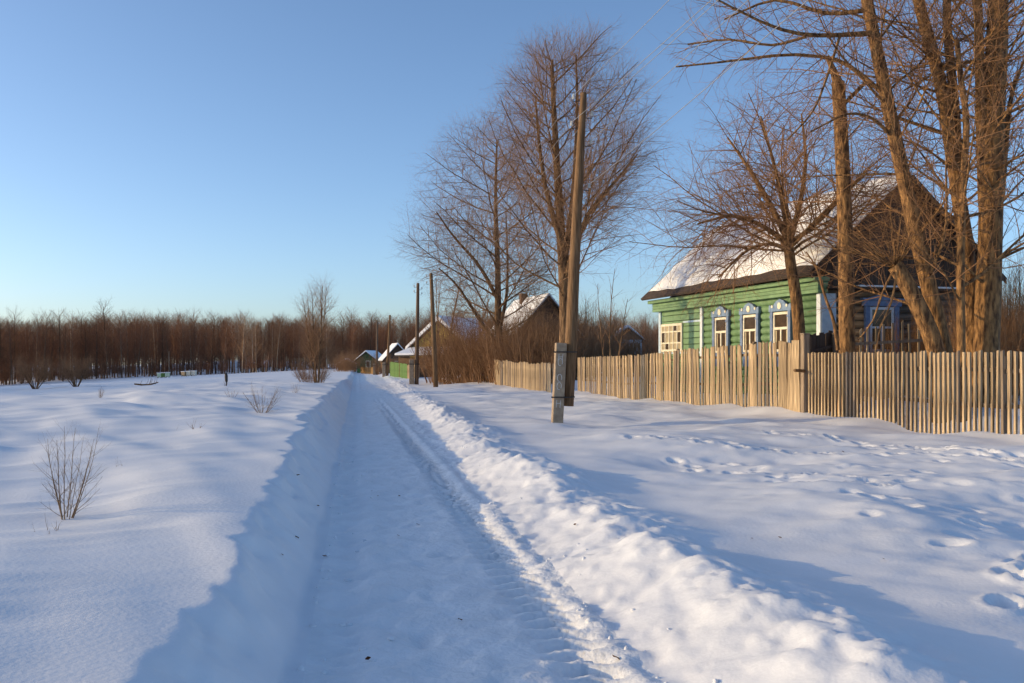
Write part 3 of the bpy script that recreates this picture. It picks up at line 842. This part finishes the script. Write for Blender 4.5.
fence('board_fence', 'far low board fence left of the wooden pole', [(at(551, 46), 46), (at(535, 48.5), 48.5), (at(494, 57), 57)], [1.45, 1.4, 1.5], .2, .17, 3, [M['picket'], M['picket_old']], tilt=.02)
fence('yard_fence', 'inner yard fence of spaced tall laths before the dark gable', [(8.75, 26.0), (11.5, 26.5), (15.5, 27.4)], [2.1, 2.1, 2.1], .25, .06, 4, [M['picket'], M['picket_old']], tilt=.02, jitter=.03, rails=(.4, .8), post_gap=3.3)
fence('plank_gate', 'dark close boarded gate between board fence and house corner', [(7.80, 25.2), (8.75, 26.0)], [2.05, 2.15], .16, .15, 5, [M['darkboard']], tilt=.01, post_gap=1.2)
# thick gate post at the junction of the two fences
gp = MB(); gp.box(-.09, .09, -.09, .09, -.3, 2.05); gp.box(-.10, .10, -.10, .10, 2.05, 2.09)
o = gp.build('gate_post', M['picket_old'], None, .012, loc=(*FP(25.12), gz(*FP(25.12))), rot=(0, 0, 1.8))
tag(o, 'square weathered post where the even pickets meet the tall boards', 'post')
st = MB(); st.tube([(0, 0, 0), (-.32, -.22, .02)], [.045, .04], 7)
tag(st.build('peg', M['pole'], None, loc=(xfence(25.12) - .06, 25.0, zat(371, 25.0))), 'short wooden peg sticking out of the square weathered post', 'peg')

# ------------------------------------------------------------------ utility poles and wires
def insulator(parent, p, side, hooklen=.16):
    h = MB(); x = side
    h.tube([(0, 0, 0), (x * hooklen, 0, -.01), (x * hooklen, 0, .10)], [.012, .012, .010], 6)
    ho = h.build('hook', M['iron'], parent, loc=p)
    c = MB(); c.tube([(0, 0, 0), (0, 0, .03), (0, 0, .05), (0, 0, .08), (0, 0, .11), (0, 0, .13)], [.035, .045, .028, .035, .028, .012], 8)
    c.build('insulator', M['porcelain'], ho, loc=(x * hooklen, 0, .05))
    return Vector(p) + Vector((x * hooklen, 0, .14))

PY = 23.0
px0, pz0 = at(557, PY), gz(at(557, PY), PY)
pole = empty('utility_pole', (px0, PY, pz0))
tag(pole, 'tall near wooden pole strapped to a grey concrete stub beside the fence', 'utility pole')
def loc(px, py, Y): return (at(px, Y) - px0, Y - PY, zat(py, Y) - pz0)
Yp = PY + .2
pts = [loc(567.6, 406, Yp), loc(571, 343, Yp), loc(574, 270, Yp), loc(577.8, 200, Yp), loc(581, 140, Yp), loc(583.6, 94, Yp), loc(583.6, 92.4, Yp)]
mb = MB(); mb.tube(pts, [.148, .15, .138, .118, .098, .078, .055], 14)
mb.build('shaft', M['pole'], pole, smooth=True)
b0, b1 = Vector(loc(557, 424, PY)), Vector(loc(561, 343, PY))
stub = MB()
D = b1 - b0
stub.box(-.135, .135, -.10, .10, -.4, D.length)
so = stub.build('stub', M['concrete'], pole, .018, loc=b0); so.rotation_euler = D.to_track_quat('Z', 'Y').to_euler(); so.rotation_euler.z += 0
so.rotation_euler = (0, math.atan2(D.x, D.z), .12)
for py in (352, 397):
    c = Vector(loc(557 + (424 - py) / 81 * 4 + 5.5, py, PY + .09))
    s = MB()
    ring = [(-.30, -.205), (-.02, -.225), (.25, -.04), (.26, .26), (.05, .29), (-.28, .05)]
    for i in range(6):
        a, b = ring[i], ring[(i + 1) % 6]
        s.tube([(a[0], a[1], 0), (b[0], b[1], 0)], [.018, .018], 5)
    s.build('strap', M['iron'], pole, loc=c)
# faint chalk marks on the stub
ch = MB()
rr_ = random.Random(4)
for zz, kind in ((1.62, 'h'), (1.5, 'o'), (1.12, 'o'), (.92, 'o'), (.5, 'h')):
    if kind == 'o':
        for i in range(9):
            a0, a1 = i / 9 * 5.6 - .6, (i + 1) / 9 * 5.6 - .6
            ch.tube([(.055 * math.cos(a0), 0, zz + .09 * math.sin(a0)), (.055 * math.cos(a1), 0, zz + .09 * math.sin(a1))], [.006, .006], 4)
    else:
        for dx in (-.05, .045): ch.tube([(dx, 0, zz - .1), (dx + .01, 0, zz + .08)], [.006, .006], 4)
        ch.tube([(-.045, 0, zz), (.05, 0, zz + .01)], [.006, .006], 4)
ch.build('chalk_mark', M['chalk'], so, loc=(-.01, -.1015, 0))
ATT = []
for (px, py, sd) in ((577.5, 101, -1), (575.5, 128, -1), (588.5, 118, 1), (586.5, 146, 1), (582.5, 190, 1)):
    xb = np.interp(py, [92, 140, 200], [583.6, 581, 577.8])
    rr2 = np.interp(py, [92, 140, 200], [.075, .098, .118])
    p = Vector(loc(xb, py, Yp)) + Vector((sd * rr2 * .9, 0, 0))
    ATT.append(insulator(pole, p, sd) + Vector((px0, PY, pz0)))

def wire(a, b, label, sag, rad, group):
    a, b = Vector(a), Vector(b)
    n = 24; c = MB()
    pts = [tuple(a.lerp(b, i / n) - a - Vector((0, 0, 4 * sag * (i / n) * (1 - i / n)))) for i in range(n + 1)]
    c.tube(pts, [rad] * (n + 1), 5)
    tag(c.build('overhead_wire', M['wire'], None, smooth=True, loc=a), label, 'wire', group)
WL = ['topmost overhead wire from the near pole to the upper right', 'second overhead wire from the left side of the near pole', 'overhead wire from the upper right insulator of the near pole',
      'overhead wire from the middle right insulator of the near pole', 'lowest overhead wire from the near pole to the upper right']
for i, a in enumerate(ATT):
    wire(a, ((8.1, 8.3, 8.3, 7.2, 5.9)[i], -12, a.z + .1), WL[i], .35, .006, 'wires from the near pole to the upper right')

def far_pole(px, Y, top, bot, lean, label, dark=False, stubw=0, ins=2):
    x, z = at(px, Y), gz(at(px, Y), Y)
    root = empty('utility_pole', (x, Y, z)); tag(root, label, 'utility pole')
    H = zat(top, Y) - z
    lx_ = lean / FPX * Y
    mb = MB(); mb.tube([(0, 0, -.3), (lx_ * .5, 0, H * .5), (lx_, 0, H - .04), (lx_, 0, H)], [.15, .13, .10, .07], 10)
    mb.build('shaft', M['pole_dark' if dark else 'pole'], root, smooth=True)
    out = []
    for i in range(ins):
        sd = (-1, 1)[i % 2]
        out.append(insulator(root, (lx_ + sd * .1, 0, H - .3 - .35 * (i // 2) - .15 * (i % 2)), sd) + Vector((x, Y, z)))
    if stubw:
        s = MB(); s.box(-.16, .16, -.13, .13, -.3, stubw); s.build('stub', M['concrete'], root, .015, loc=(-.32, -.05, 0))
        s = MB(); s.box(-.52, .2, -.22, .22, stubw * .8, stubw * .8 + .05); s.build('strap', M['iron'], root, loc=(0, -.02, 0))
    return out
p2 = far_pole(436, 55, 273, 391, -5, 'sunlit wooden pole second nearest, by the roadside thicket', ins=4)
p3 = far_pole(416.5, 64, 283, 383, 1.5, 'dark wooden pole on a stub left of the sunlit pole', True, 1.7, ins=4)
p4 = far_pole(387, 100, 315, 378, 3, 'thin leaning pole in front of the small brown house', stubw=1.5)
p5 = far_pole(377, 118, 320, 375, 0, 'farthest dark pole where the road bends away', True, 1.4)
for i, (a, b) in enumerate(((ATT[0], p2[0]), (ATT[1], p2[2]), (ATT[2], p2[1]), (ATT[3], p2[3]))):
    wire(a, b, ('first', 'second', 'third', 'fourth')[i] + ' thin wire from the near pole back to the sunlit pole', .5, .005, 'wires between the near pole and the sunlit pole')

# ------------------------------------------------------------------ the green house
TH = math.atan2(.275, .961)
HX, HY = 9.14, 28.0
HZ = gz(10.5, 30)
house = empty('green_house', (HX, HY, 0), TH)
tag(house, 'green log house with snow covered roof behind the board fence', 'house')
W_, L_ = 5.36, 11.0
ZB, ZC, ZE, ZR = .2, 3.62, 4.12, 7.12     # base, cornice, eaves, ridge
core = MB(); core.box(.02, W_ - .02, .02, L_ - .02, ZB - .3, ZE - .1)
wall = core.build('wall', M['darkboard'], house)
# front logs, painted green
def logcyl(L, axis, rad=.125):
    m = MB()
    if axis == 'y': m.tube([(0, 0, 0), (0, L, 0)], [rad, rad], 12)
    else: m.tube([(0, 0, 0), (L, 0, 0)], [rad, rad], 12)
    return m
fl = logcyl(7.3, 'y').mesh('log', M['green'], smooth=False)
fl.polygons.foreach_set('use_smooth', np.array([len(p.vertices) == 4 for p in fl.polygons]))
gl = logcyl(W_ - .1, 'x').mesh('log', M['log'])
gl.polygons.foreach_set('use_smooth', np.array([len(p.vertices) == 4 for p in gl.polygons]))
for i in range(15):
    z = ZB + .1 + i * .232
    link('log', fl, wall, (.0, .04, z), (rnd.uniform(-.002, .002), 0, 0))
    link('log', gl, wall, (.05, .0, z + .1))
# veranda section: flat boards
for i in range(15):
    mb = MB(); mb.box(-.10, .0, 7.36, L_ - .02, 0, .212)
    mb.build('board', M['greenboard'], wall, .008, loc=(rnd.uniform(0, .006), 0, ZB + .0 + i * .232))
# cornice: two stepped boxes
def boards(x0, x1, z0, z1, n, y0, y1):
    hgt = (z1 - z0) / n
    for i in range(n):
        mb = MB(); mb.box(x0 + .003 * (i % 2), x1, y0, y1, z0 + i * hgt + .004, z0 + (i + 1) * hgt - .004)
        mb.build('cornice_board', M['greenboard'], house, .006)
boards(-.34, .0, ZC, ZC + .33, 3, -.30, L_ + .25)
boards(-.50, .0, ZC + .335, ZC + .47, 1, -.38, L_ + .36)
# corner boards
mb = MB(); mb.box(-.17, -.13, -.16, .04, ZB - .2, ZC - .002)
mb.build('corner_board', M['cornerpaint'], house, .005)
mb = MB(); mb.box(-.128, .36, -.175, -.13, ZB - .2, ZC - .004)
mb.build('corner_board', M['palepaint'], house, .005)
mb = MB(); mb.box(-.17, -.10, 7.24, 7.42, ZB - .2, ZC - .002)
mb.build('corner_board', M['cornerpaint'], house, .005)
mb = MB(); mb.box(-.16, -.10, L_ - .14, L_ + .04, ZB - .2, ZC - .003)
mb.build('corner_board', M['palepaint'], house, .005)
mb = MB(); mb.box(-.13, -.10, 7.43, 8.9, 3.10, 3.17)
mb.build('trim_board', M['palepaint'], house)
mb = MB(); mb.box(-.13, -.10, 7.43, L_ - .15, 1.92, 1.99)
mb.build('trim_board', M['palepaint'], house)

# windows with carved surrounds on the front
def front_window(v):
    g = MB(); g.box(-.165, -.10, v - .42, v + .42, 1.95, 3.15)
    w = empty('window', (0, 0, 0)); w.parent = house
    fr = MB()
    for a, b, c, d in ((v - .43, v - .36, 1.93, 3.17), (v + .36, v + .43, 1.93, 3.17)): fr.box(-.185, -.13, a, b, c, d)
    for c, d in ((3.09, 3.172), (2.62, 2.70), (1.925, 2.0)): fr.box(-.187, -.13, v - .36, v + .36, c, d)
    fr.box(-.184, -.13, v - .035, v + .035, 2.0, 2.62)
    fr.build('frame', M['cream'], w, .004)
    for (a, b, c, d) in ((v - .36, v + .36, 2.70, 3.09), (v - .36, v - .035, 2.0, 2.62), (v + .035, v + .36, 2.0, 2.62)):
        p = MB(); p.box(-.150, -.135, a, b, c, d); p.build('pane', M['glass'], w)
    for s in (-1, 1):                           # curtains behind the lower panes, set proud at the sides
        c = MB(); c.box(-.156, -.151, v + s * .34 - .07 * (s > 0), v + s * .34 + .07 * (s < 0), 2.02, 2.60); c.build('curtain', M['curtain'], w)
    cs = MB()
    for s in (-1, 1):
        y = v + s * .51
        cs.box(-.215, -.13, y - .075, y + .075, 1.78, 3.22); cs.box(-.235, -.13, y - .095, y + .095, 3.0, 3.06); cs.box(-.235, -.13, y - .095, y + .095, 1.80, 1.88)
    cs.box(-.222, -.13, v - .435, v + .435, 1.80, 1.92)
    cs.box(-.205, -.13, v - .43, v + .43, 1.45, 1.795)
    cs.build('surround', M['bluepaint'], w, .004)
    # crown board: peaked and scalloped
    cr = MB()
    cr.prism([(v - .64, 3.20), (v + .64, 3.20), (v + .62, 3.42), (v + .42, 3.36), (v + .22, 3.52), (v, 3.58), (v - .22, 3.52), (v - .42, 3.36), (v - .62, 3.42)], 'x', -.225, -.13)
    cr.build('crown_board', M['crownpaint'], w)
    ro = MB()
    for dy, rad in ((0, .11), (-.42, .05), (.42, .05)):
        ro.prism([(v + dy + rad * math.cos(k * math.pi / 5), 3.36 + rad * math.sin(k * math.pi / 5)) for k in range(10)], 'x', -.245, -.224)
    ro.build('rosette', M['cream'], w)
for v in (1.94, 3.83, 5.81): front_window(v)
# veranda window: many small panes
w = empty('veranda_window', (0, 0, 0)); w.parent = house
a0, a1, z0, z1 = 8.98, 10.78, 2.05, 3.06
fr = MB()
ny, nz = 5, [z0, z0 + .30, z0 + .74, z1]
yy = np.linspace(a0, a1, ny + 1)
for i, y in enumerate(yy):
    h = .045 if i in (0, ny) else .028
    fr.box(-.165, -.105, y - h, y + h, z0 - .05, z1 + .05)
for i, z in enumerate(nz):
    h = .045 if i in (0, 3) else .026
    fr.box(-.160, -.105, a0 - .04, a1 + .04, z - h, z + h)
fr.build('frame', M['cream'], w)
for i in range(ny):
    for k in range(3):
        p = MB(); p.box(-.135, -.12, yy[i] + .028, yy[i + 1] - .028, nz[k] + .026, nz[k + 1] - .026)
        p.build('pane', M['glass'] if (i * 3 + k) % 4 == 1 or (i == 3 and k == 0) else M['curtain'], w)

# gable end (faces the camera, in shade)
half = W_ / 2
slope = (ZR - ZE) / (half + .72)
n = 22
for i in range(n):                             # vertical boards up to the rake
    xa = .0 + i * W_ / n; xb = xa + W_ / n - .012
    def top(x): return ZR - .16 - abs(x - half) * slope
    mb = MB()
    pr = [(xa, ZE - .3), (xb, ZE - .3), (xb, top(xb)), (xa, top(xa))]
    if xa < half < xb: pr.insert(3, (half, top(half)))
    o_ = .006 * (i % 2)
    mb.prism(pr, 'y', -.16 - o_, -.12); mb.build('gable_board', M['darkboard'], house)
mb = MB(); mb.prism([(.01, ZE - .2), (W_ - .01, ZE - .2), (half, ZR - .14)], 'y', -.118, L_ - .1)
mb.build('gable', M['darkboard'], house)
mb = MB(); mb.box(-.05, W_ + .1, -.42, -.12, ZE - .38, ZE - .31); mb.build('ledge', M['darkboard'], house, .005)
mb = MB(); mb.box(1.0, 4.6, -.40, -.165, ZE - .308, ZE - .25); mb.build('ledge_snow', M['roofsnow'], house, .02)
u = 1.92                                       # gable window
w = empty('window', (0, 0, 0)); w.parent = house
fr = MB()
for a, b in ((u - .42, u - .34), (u + .34, u + .42)): fr.box(a, b, -.20, -.13, 1.9, 3.24)
for c, d in ((3.16, 3.242), (1.895, 1.98)): fr.box(u - .34, u + .34, -.203, -.13, c, d)
fr.box(u - .03, u + .03, -.198, -.13, 1.98, 2.6); fr.box(u - .34, u + .34, -.196, -.13, 2.6, 2.66)
fr.build('frame', M['cornerpaint'], w, .004)
for (a, b, c, d) in ((u - .34, u + .34, 2.66, 3.16), (u - .34, u - .03, 1.98, 2.6), (u + .03, u + .34, 1.98, 2.6)):
    p = MB(); p.box(a, b, -.165, -.15, c, d); p.build('pane', M['glass'], w)
cs = MB()
for s in (-1, 1): cs.box(u + s * .51 - .08, u + s * .51 + .08, -.225, -.13, 1.75, 3.26)
cs.box(u - .66, u + .66, -.25, -.13, 3.262, 3.44); cs.box(u - .72, u + .72, -.29, -.13, 3.443, 3.5); cs.box(u - .43, u + .43, -.22, -.13, 1.75, 1.89)
cs.build('surround', M['bluepaint'], w, .005)
cr = MB(); cr.prism([(u - .5, 3.503), (u + .5, 3.503), (u + .15, 3.60), (u, 3.68), (u - .15, 3.60)], 'y', -.24, -.13); cr.build('crown_board', M['bluepaint'], w)

# roof: dark deck and thick snow, slightly irregular
def roof_slab(side, x_eave, y0, y1, off0, off1, m, name, parent, lift=0.0, n=(14, 40), edge=None, seed=0, upper=0.0):
    """a slab on one slope; off0/off1 heights above the deck plane"""
    nu, nv = n
    V = []
    for lay in (0, 1):
        for i in range(nu + 1):
            for j in range(nv + 1):
                t = i / nu; y = y0 + (y1 - y0) * j / nv
                e = edge(y) if edge else 0
                xe = x_eave + e
                x = xe + (half - upper - xe) * t                  # x along the left slope
                z = ZE - .02 + slope * (x + .72)
                o_ = off1 if lay else off0
                if lay and seed:
                    o_ = off1 * (.75 + .5 * (fbm(np.array([y * .8]), np.array([t * 5]), seed, 3)[0] * .5 + .3)) * min(1, .35 + 6 * t) * min(1, .3 + 8 * (1 - abs(2 * j / nv - 1)))
                nx, nz_ = -slope / math.hypot(1, slope), 1 / math.hypot(1, slope)
                xx, zz = x + nx * o_, z + nz_ * o_
                if side > 0: xx = W_ - xx
                V.append((xx, y, zz))
    N = (nu + 1) * (nv + 1); F = []
    for lay in (0, 1):
        for i in range(nu):
            for j in range(nv):
                a = lay * N + i * (nv + 1) + j
                f = [a, a + 1, a + nv + 2, a + nv + 1]
                F.append(f if (lay == 1) != (side > 0) else f[::-1])
    def rim(idx):
        for a, b in zip(idx[:-1], idx[1:]): F.append([a, b, b + N, a + N])
    rim([j for j in range(nv + 1)]); rim([nu * (nv + 1) + j for j in range(nv + 1)][::-1])
    rim([i * (nv + 1) for i in range(nu + 1)][::-1]); rim([i * (nv + 1) + nv for i in range(nu + 1)])
    me = np_mesh(name, V, F, [m], smooth=False)
    bm = bmesh.new(); bm.from_mesh(me); bmesh.ops.recalc_face_normals(bm, faces=bm.faces); bm.to_mesh(me); bm.free()
    if seed: me.polygons.foreach_set('use_smooth', np.ones(len(me.polygons), bool))
    return link(name, me, parent)
for s in (-1, 1):
    ro = roof_slab(s, -.72, -.55, L_ + .42, 0, .10, M['rooffelt'], 'roof', house, n=(2, 2))
    roof_slab(s, -.72, -.50, L_ + .36, .103, .26, M['roofsnow'], 'snow', ro, n=(26, 90), seed=7 + s,
              edge=lambda y: .30 + .03 * math.sin(y * 1.3) + .02 * math.sin(y * 4.1), upper=-.05)
for s in (-1, 1):                               # barge boards along the near rake
    mb = MB()
    A, B = ((-.72, ZE - .02), (half, ZE - .02 + slope * (half + .72)))
    q = [(A[0], A[1] - .10), (A[0], A[1] + .04), (B[0], B[1] + .04), (B[0], B[1] - .10)]
    if s > 0: q = [(W_ - x, z) for x, z in q]
    mb.prism(q, 'y', -.60, -.555); mb.build('barge_board', M['darkboard'], house)

# ------------------------------------------------------------------ other houses
def simple_house(name, label, x, y, rz, w, l, hw, hr, wallm, gablem=None, over=.4, wins=(), roofsnow=True, z=None, st=.24):
    z = gz(x, y) if z is None else z
    root = empty(name, (x, y, z), rz); tag(root, label, 'house')
    b = MB(); b.box(0, w, 0, l, -.5, hw); wl = b.build('wall', M[wallm], root)
    nb = int(hw / .25)
    g = MB(); g.prism([(0, hw + .003), (w, hw + .003), (w / 2, hw + hr)], 'y', .0, l); g.build('gable', M[gablem or wallm], root)
    sl = hr / (w / 2)
    for s in (-1, 1):
        q = [(-over, hw - over * sl + .02), (w / 2, hw + hr + .02), (w / 2, hw + hr + .12), (-over, hw - over * sl + .12)]
        q2 = [(-over - .02, hw - over * sl + .123), (w / 2, hw + hr + .123), (w / 2, hw + hr + .12 + st), (-over + .1, hw - over * sl + .06 + st)]
        if s > 0: q, q2 = [(w - a, c) for a, c in q], [(w - a, c) for a, c in q2]
        r1 = MB(); r1.prism(q, 'y', -over, l + over); rf = r1.build('roof', M['rooffelt'], root)
        if roofsnow:
            r2 = MB(); r2.prism(q2, 'y', -over + .03, l + over - .03); r2.build('snow', M['roofsnow'], rf, .05)
    for face, p, z0, ww, hh in wins:
        f = MB()
        if face == 'front': f.box(p - ww / 2 - .1, p + ww / 2 + .1, -.06, -.003, z0 - .1, z0 + hh + .1)
        else: f.box(-.06, -.003, p - ww / 2 - .1, p + ww / 2 + .1, z0 - .1, z0 + hh + .1)
        fo = f.build('window', M['cream'], root)
        g = MB()
        if face == 'front': g.box(p - ww / 2, p + ww / 2, -.075, -.062, z0, z0 + hh)
        else: g.box(-.075, -.062, p - ww / 2, p + ww / 2, z0, z0 + hh)
        g.build('pane', M['glass'], fo)
    return root
bh = simple_house('brown_house', 'dark brown house with snowy roof behind the bare thicket', at(514, 66), 66, TH, 4.9, 8, 2.9, 2.75, 'brownwall', 'darkboard', wins=(('side', 2, 1.2, .8, 1.1), ('side', 5, 1.2, .8, 1.1), ('front', 2.4, 1.2, .8, 1.0)))
c = MB(); c.box(2.0, 2.5, 5, 5.5, 5.0, 6.3); c.build('chimney', M['brownwall'], bh)
yh = simple_house('yellow_house', 'yellow gabled house with thick roof snow behind the two poles', at(410, 92), 92, -.45, 6.6, 8, 2.7, 2.6, 'yellow', 'yellow', st=.5, wins=(('front', 2, 1.1, .8, 1.1), ('front', 4.6, 1.1, .8, 1.1)))
an = MB(); an.box(.4, 6.8, -2.6, -.02, -.4, 1.9); an.build('annex_wall', M['brownwall'], yh)
an = MB(); an.prism([(-2.9, 1.95), (-.02, 2.55), (-.02, 2.67), (-2.9, 2.07)], 'x', .1, 7.1); ao = an.build('annex_roof', M['rooffelt'], yh)
an = MB(); an.prism([(-2.93, 2.073), (-.03, 2.673), (-.03, 2.92), (-2.9, 2.26)], 'x', .08, 7.12); an.build('snow', M['roofsnow'], ao, .05)
simple_house('brown_shed', 'small brown gabled shed with white roof slope past the lime fence', at(385, 122), 122, TH, 3.2, 4, 1.9, 1.7, 'brownwall', 'darkboard', wins=(('front', 1.6, .8, .6, .7),))
simple_house('dark_green_house', 'dark green far house beyond the farthest pole', at(357, 140), 140, -.15, 2.9, 5, 1.9, 1.1, 'greenfar', 'greenfar', wins=(('front', 1.7, .9, .5, .8),))
simple_house('grey_shed', 'low far shed with bluish snow roof at the bend of the road', at(338, 150), 150, .1, 2.6, 3, .9, .7, 'brownwall', 'brownwall')
bl = simple_house('blue_veranda_house', 'far small house with pale blue glazed veranda behind the fence', at(614, 72), 72, 0.0, 2.1, 3, 2.62, .8, 'palepaint', 'brownwall', over=.25)
for i in range(7):
    p = MB(); p.box(.12 + i * .28, .30 + i * .28, -.02, -.004, 1.75, 2.35); p.build('pane', M['glass'], bl)
# coloured plank fences by the far houses
fence('lime_fence', 'lime green board fence beside the dark pole on a stub', [(at(407, 84), 84), (at(390, 98), 98)], [1.3, 1.5], .26, .25, 21, [M['lime']], tilt=.005, wvar=.03)
fence('ochre_fence', 'ochre board fence behind the farthest pole', [(at(379, 122), 122), (at(361, 134), 134)], [.9, .9], .3, .28, 22, [M['ochre']], tilt=.005, wvar=.03)
fence('grey_fence', 'grey board fence right of the lime fence under the yellow house', [(at(417, 80), 80), (at(407.5, 83.6), 83.6)], [1.25, 1.25], .24, .22, 23, [M['picket']], tilt=.01, wvar=.05)

# ------------------------------------------------------------------ small things in the field
def beehive(px, Y, m, label):
    x = at(px, Y); root = empty('beehive', (x, Y, gz(x, Y)), rnd.uniform(-.3, .3)); tag(root, label, 'beehive', 'pale boxes at the edge of the forest')
    b = MB(); b.box(-.3, .3, -.3, .3, .1, .75); b.build('body', M[m], root, .01)
    b = MB(); b.box(-.36, .36, -.36, .36, .753, .84); b.build('lid', M['roofsnow'], root, .01)
    for sx in (-1, 1):
        for sy in (-1, 1):
            g = MB(); g.box(sx * .24 - .04, sx * .24 + .04, sy * .24 - .04, sy * .24 + .04, -.15, .098); g.build('leg', M['picket_old'], root)
    b = MB(); b.box(-.12, .12, -.312, -.302, .16, .22); b.build('entrance_slot', M['iron'], root)
for px, m, lab in ((159.5, 'mint', 'leftmost pale green box of the row at the forest edge'), (163.5, 'lime', 'yellow green box second from left at the forest edge'), (167.5, 'mint', 'third pale green box at the forest edge'),
                   (184, 'picket', 'pale wooden box right of the green boxes at the forest edge'), (189, 'cream', 'cream box second from right at the forest edge'), (194, 'cream', 'rightmost cream box at the forest edge')):
    beehive(px, 150, m, lab)
x = at(169, 152); mb = MB(); mb.tube([(0, 0, -.2), (0, 0, 4.2)], [.06, .05], 6)
tag(mb.build('thin_post', M['picket_old'], None, loc=(x, 152, gz(x, 152))), 'thin upright post right of the pale green boxes', 'post')
x = at(226, 41); root = empty('marker_post', (x, 41, gz(x, 41))); tag(root, 'short dark post with a wider head alone in the snow field', 'post')
mb = MB(); mb.tube([(0, 0, -.2), (.02, 0, .3)], [.025, .028], 7); mb.build('stake', M['iron'], root)
mb = MB(); mb.tube([(.02, 0, .26), (.02, 0, .32), (.01, 0, .52), (0, 0, .64), (0, 0, .66)], [.03, .06, .07, .055, .02], 9); mb.build('head', M['iron'], root, smooth=True)
x = at(146, 57); lg = []
rl = random.Random(2)
lg.append((0, [(-.7, 0, .12), (-.2, .05, .06), (.3, 0, .10), (.72, .05, .22)], [.05, .06, .05, .03]))
for k in range(7):
    q = rl.uniform(-.4, .6); lg.append((1, [(q, 0, .1), (q + .08, .03, .3), (q + .1, .05, rl.uniform(.35, .6))], [.012, .01, .006]))
o = link('fallen_branch', lines_mesh('fallen_branch', lg, M['bark'], lambda lv: 6 if lv == 0 else 3), None, (x, 57, gz(x, 57)))
tag(o, 'dark fallen branch lying on the snow field', 'branch')

# dead leaves on the road and the verge
lv = MB(); bm = lv.bm
vs = [bm.verts.new(p) for p in ((-.03, 0, 0), (-.012, .018, .008), (.014, .015, .004), (.034, .0, .012), (.012, -.017, .005), (-.014, -.015, .009))]
bm.faces.new(vs); bmesh.ops.solidify(bm, geom=list(bm.faces), thickness=.002)
leafm = lv.mesh('dead_leaf', M['leafdry'])
LEAVES = ((325, 558, 'dead leaf at the left side of the road halfway to the camera'), (368, 661, 'dead leaf on the road closest to the camera'), (378, 497, 'dead leaf on the middle of the road, left of a near pair'),
          (399, 496, 'dead leaf on the middle of the road, right one of a pair'), (418, 526, 'dead leaf right of the middle of the road'), (372, 492, 'tiny dead leaf farthest along the road middle'), (298, 487, 'farthest dead leaf on the left snow bank face'),
          (318, 507, 'dead leaf at the foot of the left snow bank, far one'), (460, 622, 'dead leaf on the right half of the road near the camera'), (398, 537, 'dead leaf in the centre of the road'),
          (297, 539, 'dead leaf on the left bank face halfway down the picture'), (282, 558, 'lowest dead leaf on the left bank face'), (658, 535, 'dead leaf on the crest of the right berm'), (752, 540, 'dead leaf in the blue shade behind the berm'),
          (616, 661, 'dead leaf at the foot of the right berm near the camera'), (884, 561, 'rightmost dead leaf on the shaded verge snow'), (780, 539, 'dead leaf right of the one in the berm shade'),
          (843, 449, 'dead leaf on the sunlit verge near the even pickets'), (575, 528, 'dead leaf on the sunlit face of the berm'))
for px, py, lab in LEAVES:
    Y = 1.55 * FPX / (py - HOR)
    for _ in range(6):
        x = at(px, Y); Y = (HC - gz(x, Y)) * FPX / (py - HOR)
    x = at(px, Y)
    s = rnd.uniform(.5, .95)
    o = link('dead_leaf', leafm, None, (x, Y, gz(x, Y) + .012), (rnd.uniform(-.4, .4), rnd.uniform(-.4, .4), rnd.uniform(0, 6)), (s, s, s))
    tag(o, lab, 'leaf', 'dead leaves on the snow')
